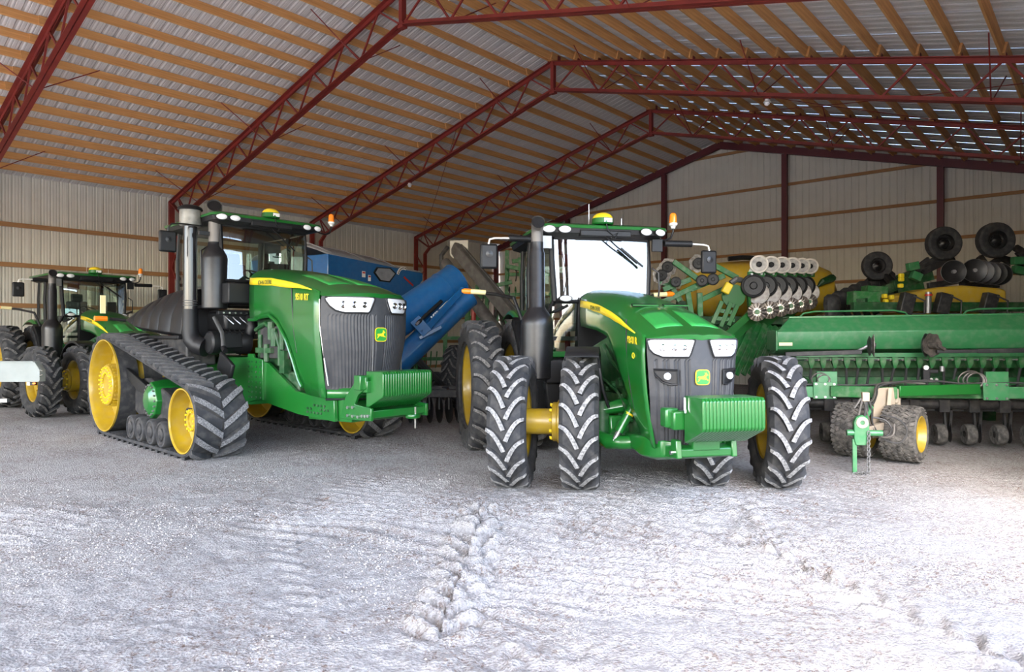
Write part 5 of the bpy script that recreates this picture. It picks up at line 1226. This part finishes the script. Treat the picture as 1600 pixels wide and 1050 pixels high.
GT = M(); GT.mi = 0; GT.lathe([(.20, -.09), (.24, -.11), (.34, -.11), (.375, -.08), (.385, 0), (.375, .08), (.34, .11), (.24, .11), (.20, .09)], 36)
GT = GT.mesh('raised_tyre', RB); GRm = M().lathe([(.20, -.09), (.19, -.05), (.14, -.045), (.12, -.02), (.07, -.03), (.05, -.05), (.001, -.06)], 28)
for k in range(6): a = 2*PI*k/6; GRm.cyl((.10*math.cos(a), -.03, .10*math.sin(a)), (.10*math.cos(a), -.06, .10*math.sin(a)), .014, 6)
GRm = GRm.mesh('raised_wheel', KM)
for x, y, Y_, s_, ax in ((1370, 415, 16.0, .88, (.1, 1, 0)), (1474, 380, 15.0, .97, (.05, 1, 0)), (1555, 375, 14.6, 1.0, (.05, 1, 0))):
    o = face(link('raised_wheel', GRm, p2, W(x, y, Y_)-p2.location), ax); o.scale = (s_,)*3; link('raised_tyre', GT, o)
    c_ = W(x, y, Y_+.2)
bars(p2, [(1452, 405, 1432, 420, 15.2, 15.2), (1468, 402, 1430, 422), (1586, 386, 1612, 402, 14.8, 14.8), (1590, 392, 1618, 420, 14.8, 14.8), (1378, 425, 1400, 450, 16.1, 15.2), (1386, 424, 1405, 446, 16.1, 15.2), (1440, 425, 1490, 402, 15, 15), (1560, 402, 1600, 412, 15, 15)], KX, 'wheel_arm', 15.1, .08, .14)
bars(p2, [(1418, 417, 1434, 414), (1424, 428, 1438, 434), (1582, 407, 1598, 407), (1583, 420, 1600, 424)], GB, 'green_bracket', 14.8, .14, .17)
bars(p2, [(1345, 474, 1402, 448, 14.2, 16.4), (1395, 445, 1455, 430), (1400, 455, 1440, 445), (1360, 480, 1425, 478), (1382, 452, 1420, 440), (1405, 436, 1450, 420)], GDK, 'wing_beam', 15.2, .18, .20)
bars(p2, [(1328, 465, 1370, 466, 14.4, 14.4), (1350, 456, 1382, 458, 15, 15)], GD, 'wing_box', 14.5, .3, .28)
for x, y in ((1408, 430), (1408, 436), (1407, 446)): pb(M().box(W(x, y, 14.7), (.10, .1, .09)), 'yellow_fitting', YS, p2, bev=.02)
for x, y in ((1382, 462), (1393, 464), (1384, 470)): pb(M().box(W(x, y, 14.1), (.09, .1, .09)), 'yellow_fitting', YS, p2, bev=.02)
DK = blade(.24, .03); DK.mi = 1; DK.lathe([(.234, .002), (.24, -.006), (.246, .0), (.24, .008)], 40, closed=True); DK = DK.mesh('dark_disc', [KM, ST])
for i, (x, y) in enumerate(((1490, 424), (1523, 422), (1533, 424), (1543, 426), (1553, 427), (1561, 428))):
    o = face(link('dark_disc', DK, p2, W(x, y, 14.2+.12*i)-p2.location), (.2+.12*i, .9, 0)); M().cyl((0, -.05, 0), (0, .05, 0), .04, 10).build('disc_hub', ST, o)
bars(p2, [(1505, 440, 1560, 405), (1520, 448, 1575, 412), (1500, 445, 1560, 445), (1450, 446, 1500, 438), (1530, 400, 1560, 440)], KX, 'disc_frame', 14.9, .10, .12)
for i in range(8):
    x, y = 1300+12.5*i, 472-5.4*i; Y_ = 15.2+.22*i
    q = M(); c_ = W(x, y, Y_); q.loft([[(c_.x+.20*math.cos(a)*s_, c_.y+.12*math.sin(a)*s_, c_.z+z_) for a in np.linspace(0, 2*PI, 9)[:-1]] for z_, s_ in ((-.35, .7), (-.05, 1), (.12, .9), (.18, .5))])
    q.bar(c_, c_+Vector((.3, 0, -.6)), .08, .12)
    pb(q, 'seed_meter', KX, p2)
# third set of frames filling the gap in front of the back wall
# grain cart -------------------------------------------------------------------
ca = math.radians(58)
gc = thing('grain_cart', 'blue grain cart with a grey tarp, sight window and folded unloading auger', 'grain cart', (-4.6, 17.0, 0), ca)
def cp_(x, y, z): return (x, y, z)
L_, Wd = 3.7, 3.0
q = M().loft([[(.9, .8, 1.2), (L_-1.3, .8, 1.2), (L_-1.3, Wd-.8, 1.2), (.9, Wd-.8, 1.2)], [(0, 0, 2.75), (L_-.75, 0, 2.75), (L_-.75, Wd, 2.75), (0, Wd, 2.75)], [(0, 0, 3.55), (L_, 0, 3.45), (L_, Wd, 3.45), (0, Wd, 3.55)], [(.0, .12, 3.85), (.35, 0, 3.86), (L_, 0, 3.66), (L_, Wd, 3.66), (.0, Wd, 3.85), ][:0] or [(0, 0, 3.86), (L_, 0, 3.66), (L_, Wd, 3.66), (0, Wd, 3.86)]])
q.build('hopper', BL, gc, bev=.02)
rows = [[(x_, y_, 3.87-.20*max(0, x_)/L_+.42*(1-abs(2*y_/Wd-1)**1.7)*min(1, .35+(L_-x_)/2.0)*(.8 if x_ < .1 else 1)) for y_ in np.linspace(0, Wd, 9)] for x_ in np.linspace(-.05, L_+.05, 9)]
M().grid(rows).build('tarp', TARP, gc, solid=.02)
for x_ in (.1, 1.3, 2.5, 3.6): M().tube([(x_, y_, 3.89-.20*x_/L_+.42*(1-abs(2*y_/Wd-1)**1.7)*min(1, .35+(L_-x_)/2.0)) for y_ in np.linspace(0, Wd, 9)], .015, 6).build('tarp_bow', TARP, gc)
# sight window on the side that faces the opening (local y = 0)
def side_pt(px_, py_):     # where a sight line meets the cart's side plane
    n_v = Vector((-math.sin(ca), math.cos(ca), 0)); o_ = Vector((0, 0, EYE)); d_ = Vector(((px_-800)/1063, 1, -(py_-524.5)/1063))
    t_ = (Vector((-4.6, 17, 0))-o_).dot(n_v)/d_.dot(n_v); p_ = o_+d_*t_; e_ = p_-Vector((-4.6, 17, 0))
    return e_.dot(Vector((math.cos(ca), math.sin(ca), 0))), p_.z
hexp = [side_pt(*p) for p in ((588, 417), (609, 418), (618, 427), (608, 441), (593, 439), (583, 425))]
fr_ = M().prism(hexp, -.03, .0).build('window_frame', K, gc); cx_ = sum(p[0] for p in hexp)/6; cz_ = sum(p[1] for p in hexp)/6
M().prism([(cx_+(x_-cx_)*.86, cz_+(z_-cz_)*.84) for x_, z_ in hexp], -.035, -.028).build('sight_window', TARP, fr_)
a0, z0_ = side_pt(627, 431); rr_ = .30
arc_ = [(a0+.10+rr_*math.cos(a), z0_-.02+rr_*math.sin(a)) for a in np.linspace(1.2, 2.9, 10)]; arc2 = [(a0+.10+rr_*.72*math.cos(a), z0_-.02+rr_*.72*math.sin(a)) for a in np.linspace(2.9, 1.2, 10)]
g1 = M().prism(arc_+arc2, -.012, -.002).build('fill_gauge_scale', WH, gc, smooth=False)
for k, a in enumerate(np.linspace(1.35, 2.75, 7)): M().box((a0+.10+rr_*.86*math.cos(a), -.014, z0_-.02+rr_*.86*math.sin(a)), (.035, .004, .035), ((0, 1, 0), -a)).build('scale_mark', K, g1)
M().bar((a0+.10, -.015, z0_-.02), (a0+.50, -.015, z0_-.24), .012, .05).build('gauge_needle', REDL, gc)
for k, (px_, py_, w_) in enumerate(((568, 428, .12), (577, 434, .10))):
    x_, z_ = side_pt(px_, py_); o = M().box((x_, -.006, z_), (w_, .01, .16)).build('warning_label', WH, gc); M().box((x_, -.013, z_+.04), (w_*.8, .006, .04)).build('label_band', REDL, o)
text('KINZE', 'cart_lettering', .62, WH, gc, frame((-.012, 1.55, 3.18), (0, -1, 0), (0, 0, 1)), .004, .02)
# chassis and wheels
M().box((1.4, Wd/2, 1.0), (4.6, .5, .3)).build('cart_frame', KX, gc, bev=.02)
for y_ in (.15, Wd-.15):
    o = link('cart_rim', RIM_R, gc, (1.6, y_, 1.0), (0, 0, 0)); o.scale = (.96, 1.2, .96); link('cart_tyre', TY_R, o)
M().cyl((1.6, .1, 1.0), (1.6, Wd-.1, 1.0), .12, 12).build('cart_axle', KX, gc)
M().bar((3.6, Wd/2, 1.0), (5.6, Wd/2, .7), .2, .2).build('cart_tongue', KX, gc)
# unloading auger: two blue tubes, hinge plates, cylinder
def gpart(q, nm, m, **k):
    o = q.build(nm, m, gc, **k); o.matrix_local = gc.matrix_basis.inverted(); return o
bpy.context.view_layer.update()
A0, A1 = W(632, 492, 15.4), W(713, 437, 16.2); B0, B1 = W(634, 556, 15.2), W(731, 462, 16.0)
def tubeend(p0, p1, r, m=BL):
    d_ = (p1-p0).normalized(); q = M().tube([p0, p1-d_*.02, p1], [r, r, r], 30, cap=False); q.tube([p1-d_*.45, p1-d_*.42], r+.012, 30); q.tube([p1-d_*.03, p1], r+.015, 30); q.tube([p0, p0+d_*.05], r*.98, 24); return q
gpart(tubeend(A0-(A1-A0)*.35, A1, .40), 'lower_auger_tube', BL); gpart(tubeend(B0-(B1-B0)*.15, B1, .275), 'upper_auger_tube', BL)
gpart(M().cyl(A1-(A1-A0).normalized()*.05, A1-(A1-A0).normalized()*.02, .39, 28), 'auger_tube_inside', GALV)
q = M(); q.bar(W(660, 520, 14.9), W(722, 452, 15.6), .05, .14); q.bar(W(648, 498, 14.9), W(668, 520, 14.9), .05, .25); q.bar(W(655, 528, 14.9), W(690, 510, 15.0), .05, .08); gpart(q, 'hinge_plate', BL, bev=.01)
gpart(M().cyl(W(652, 505, 14.85), W(690, 470, 15.2), .045, 12), 'fold_cylinder', K); gpart(M().cyl(W(650, 507, 14.8), W(658, 499, 14.9), .03, 10), 'cylinder_rod', CH)
o = text('KINZE', 'auger_lettering', .20, WH, gc, frame((0, 0, 0), (1, 0, 0), (0, 1, 0)), .002, .008)
dd = (B1-B0).normalized(); nn = Vector((0, -1, .05)).normalized(); o.matrix_local = gc.matrix_basis.inverted() @ (frame(W(692, 487, 15.62)+Vector((0, -.33, 0)), dd, dd.cross(-nn) if dd.cross(-nn).z > 0 else dd.cross(nn)))
for k in range(3): gpart(M().tube([W(640+4*k, 552, 15.3), W(655+5*k, 570, 15.5), W(680+6*k, 592+3*k, 16.1), W(700+4*k, 610, 16.7)], .03, 8), 'cart_hose', HOSE)
# grey conveyor auger leaning on its wheels -----------------------------------------
ga = thing('grain_auger', 'grey inclined grain auger leaning up between the blue cart and the right tractor', 'auger', (-.2, 19.0, 0))
T0, T1_ = W(712, 386, 19.0), W(830, 528, 17.0)
d_ = (T1_-T0).normalized(); T1_ = T1_+d_*1.2
pb(M().bar(T0, T1_, .30, .34), 'conveyor_trough', GALV, ga, bev=.03)
pb(M().tube([T0+Vector((-.30, -.1, -.45)), T1_+Vector((-.45, -.1, -.35))], .17, 16), 'return_tube', GALV, ga)
pb(M().bar(T0+Vector((.16, -.1, .06)), T1_+Vector((.16, -.1, .06)), .04, .05), 'side_rail', ST, ga)
pb(M().box(W(711, 385, 19.0)+Vector((.05, .1, .10)), (.55, .3, .40)), 'discharge_hood', WH_O, ga, bev=.02) if 'WH_O' in globals() else pb(M().prism([(-1.72, 4.45), (-1.72, 4.05), (-1.62, 3.95), (-1.55, 4.28), (-1.40, 4.30), (-1.32, 4.10), (-1.22, 4.12), (-1.22, 4.46)], 18.9, 19.1), 'discharge_hood', WALL, ga)
pb(M().tube([T0+Vector((-.2, -.15, 0)), T0+Vector((-.38, -.2, -.25)), T0+Vector((-.36, -.2, -.65))], .06, 8), 'chute', KX, ga)
pb(M().bar((T0*.55+T1_*.45)+Vector((0, .1, -.2)), (.3, 19.2, .1), .08, .08), 'support_leg', GALV, ga); pb(M().bar((T0*.55+T1_*.45)+Vector((0, .1, -.2)), (-1.2, 19.2, .1), .08, .08), 'support_leg', GALV, ga)
for x_ in (.3, -1.2):
    o = link('auger_wheel', GRm, ga, Vector((x_, 19.3, .385))-ga.location, (0, 0, PI/2)); link('auger_tyre', GT, o)
# green field cultivator folded up against the back ----------------------------------
fc = thing('field_cultivator', 'dark green field cultivator folded upright behind the grain auger', 'cultivator', (-.6, 21.5, 0))
r_ = random.Random(8)
for k, (X0, X1, Yc, zlo, zhi) in enumerate(((-2.9, -.3, 20.3, .5, 1.9), (-.2, 1.2, 21.0, .6, 4.3), (-1.4, -.5, 20.6, .5, 3.2))):
    for z_ in np.arange(zlo, zhi+.01, .62): pb(M().box(((X0+X1)/2, Yc, z_), (X1-X0, .10, .10)), 'cross_tube', GD, fc)
    nvert = 4
    for i in range(nvert):
        x_ = X0+(X1-X0)*i/(nvert-1); pb(M().bar((x_, Yc+.05, zlo-.3), (x_+.05, Yc+.05, zhi+.15), .09, .12), 'upright_tube', GD, fc)
    for i in range(int((X1-X0)/.20)):
        for z_ in np.arange(zlo+.1, zhi-.1, .62):
            x_ = X0+.1+.2*i+r_.uniform(-.04, .04)
            pb(M().tube([(x_, Yc-.08, z_), (x_+.02, Yc-.22, z_+.12), (x_+.03, Yc-.38, z_+.02), (x_+.02, Yc-.34, z_-.22), (x_, Yc-.46, z_-.34)], .018, 5), 'spring_shank', GD if r_.random() < .5 else KX, fc)
bars(fc, [(800, 408, 836, 404, 20.6, 20.6), (812, 402, 818, 470, 20.6, 20.6), (790, 415, 838, 425, 20.6, 20.6), (764, 448, 800, 440, 20.6, 20.6)], GD, 'wing_tube', 20.6, .12, .12)
pb(M().tube([W(741, 452, 20), W(740, 500, 20)], .07, 10), 'red_cylinder', REDL, fc)
for x_, y_ in ((-2.2, 20.2), (-.6, 20.4), (1.1, 20.8)):
    o = link('cultivator_wheel', GRm, fc, Vector((x_, y_-.5, .385))-fc.location, (0, 0, .3)); link('cultivator_tyre', GT, o)
for x_ in (-2.8, -.4, 1.2): pb(M().box((x_, 20.7, .35), (.12, 1.0, .12)), 'frame_foot', GDK, fc); pb(M().box((x_, 21.1, .15), (.2, .3, .3)), 'frame_block', GDK, fc)
# black low implement in the dark gap between the two front tractors
di = thing('disc_harrow', 'low black implement lying in shadow between the tracked tractor and right tractor', 'harrow', (-1.2, 14.2, 0))
q = M(); q.box((-1.1, 14.0, .62), (2.5, .14, .16)); q.box((-1.1, 14.5, .66), (2.5, .14, .16)); pb(q, 'harrow_frame', KX, di, bev=.01)
for x_ in (-2.2, -1.4, -.6, .1): pb(M().box((x_, 14.3, .66), (.12, .7, .14)), 'harrow_rail', KX, di)
HD = blade(.28, .05).mesh('harrow_disc', KM)
for i in range(13):
    o = face(link('harrow_disc', HD, di, Vector((-2.3+.2*i, 14.0, .29))-di.location), (.92, .38, 0)); M().bar((0, 0, 0), (0, 0, .35), .04, .04).build('disc_hanger', KX, o) if False else None
for i in range(13): pb(M().bar((-2.3+.2*i, 14.02, .29), (-2.3+.2*i, 14.02, .6), .03, .03), 'disc_hanger', KX, di)
o = link('harrow_wheel', TY_FD, gc, gc.matrix_basis.inverted() @ Vector((-1.35, 17.0, .79)), (0, 0, .3)); link('wheel_rim', RIM_F, o)
# white beam of an implement reaching in at the far left ------------------------------
wb = thing('white_implement', 'white painted steel beam end reaching in at the left edge before the shaded tractor', 'implement', (-10.6, 12.5, 0))
Yw = 12.5; z1_, z0w = 1.8-(564-524.5)*Yw/1063, 1.8-(596-524.5)*Yw/1063; xr = (62-800)/1063*Yw; xs = (53-800)/1063*Yw
bm_ = pb(M().prism([(-12.4, z0w), (-12.4, z1_), (xs, z1_), (xr, z1_-.16), (xr, z0w)], Yw-.0, Yw+.16), 'beam', WP, wb, bev=.006)
q = M(); q.box(((xs-12.4)/2, Yw-.01, z1_-.008), (xs+12.4, .03, .016)); q.box(((xr-12.4)/2, Yw-.01, z0w+.008), (xr+12.4, .03, .016)); pb(q, 'beam_flange', WP, wb)
pb(M().box(W(52.5, 599, 12.5), (.09, .08, .055)), 'lamp_body', K, wb, bev=.005); pb(M().box(W(53.5, 598.5, 12.4), (.05, .02, .03)), 'marker_lamp', AMB, wb); pb(M().box(W(46, 599, 12.5), (.06, .06, .06)), 'lamp_bracket', ST, wb)
for zz in (577, 587): pb(M().tube([W(61, zz, 12.5), W(66, zz+(2 if zz < 580 else -2), 12.45)], .008, 6), 'latch_pin', CH, wb)
pb(M().box((-11.3, 12.58, z0w/2), (.14, .14, z0w)), 'stand_leg', WP, wb); pb(M().box((-11.3, 12.58, .02), (.4, .4, .04)), 'stand_foot', WP, wb)
pb(M().bar(W(-60, 628, 12.8), W(13, 625, 12.8), .07, .07), 'lower_rod', ST, wb)
pb(M().bar((-11.3, 12.6, .55), (-12.2, 12.8, .55), .08, .08), 'rod_mount', WP, wb)
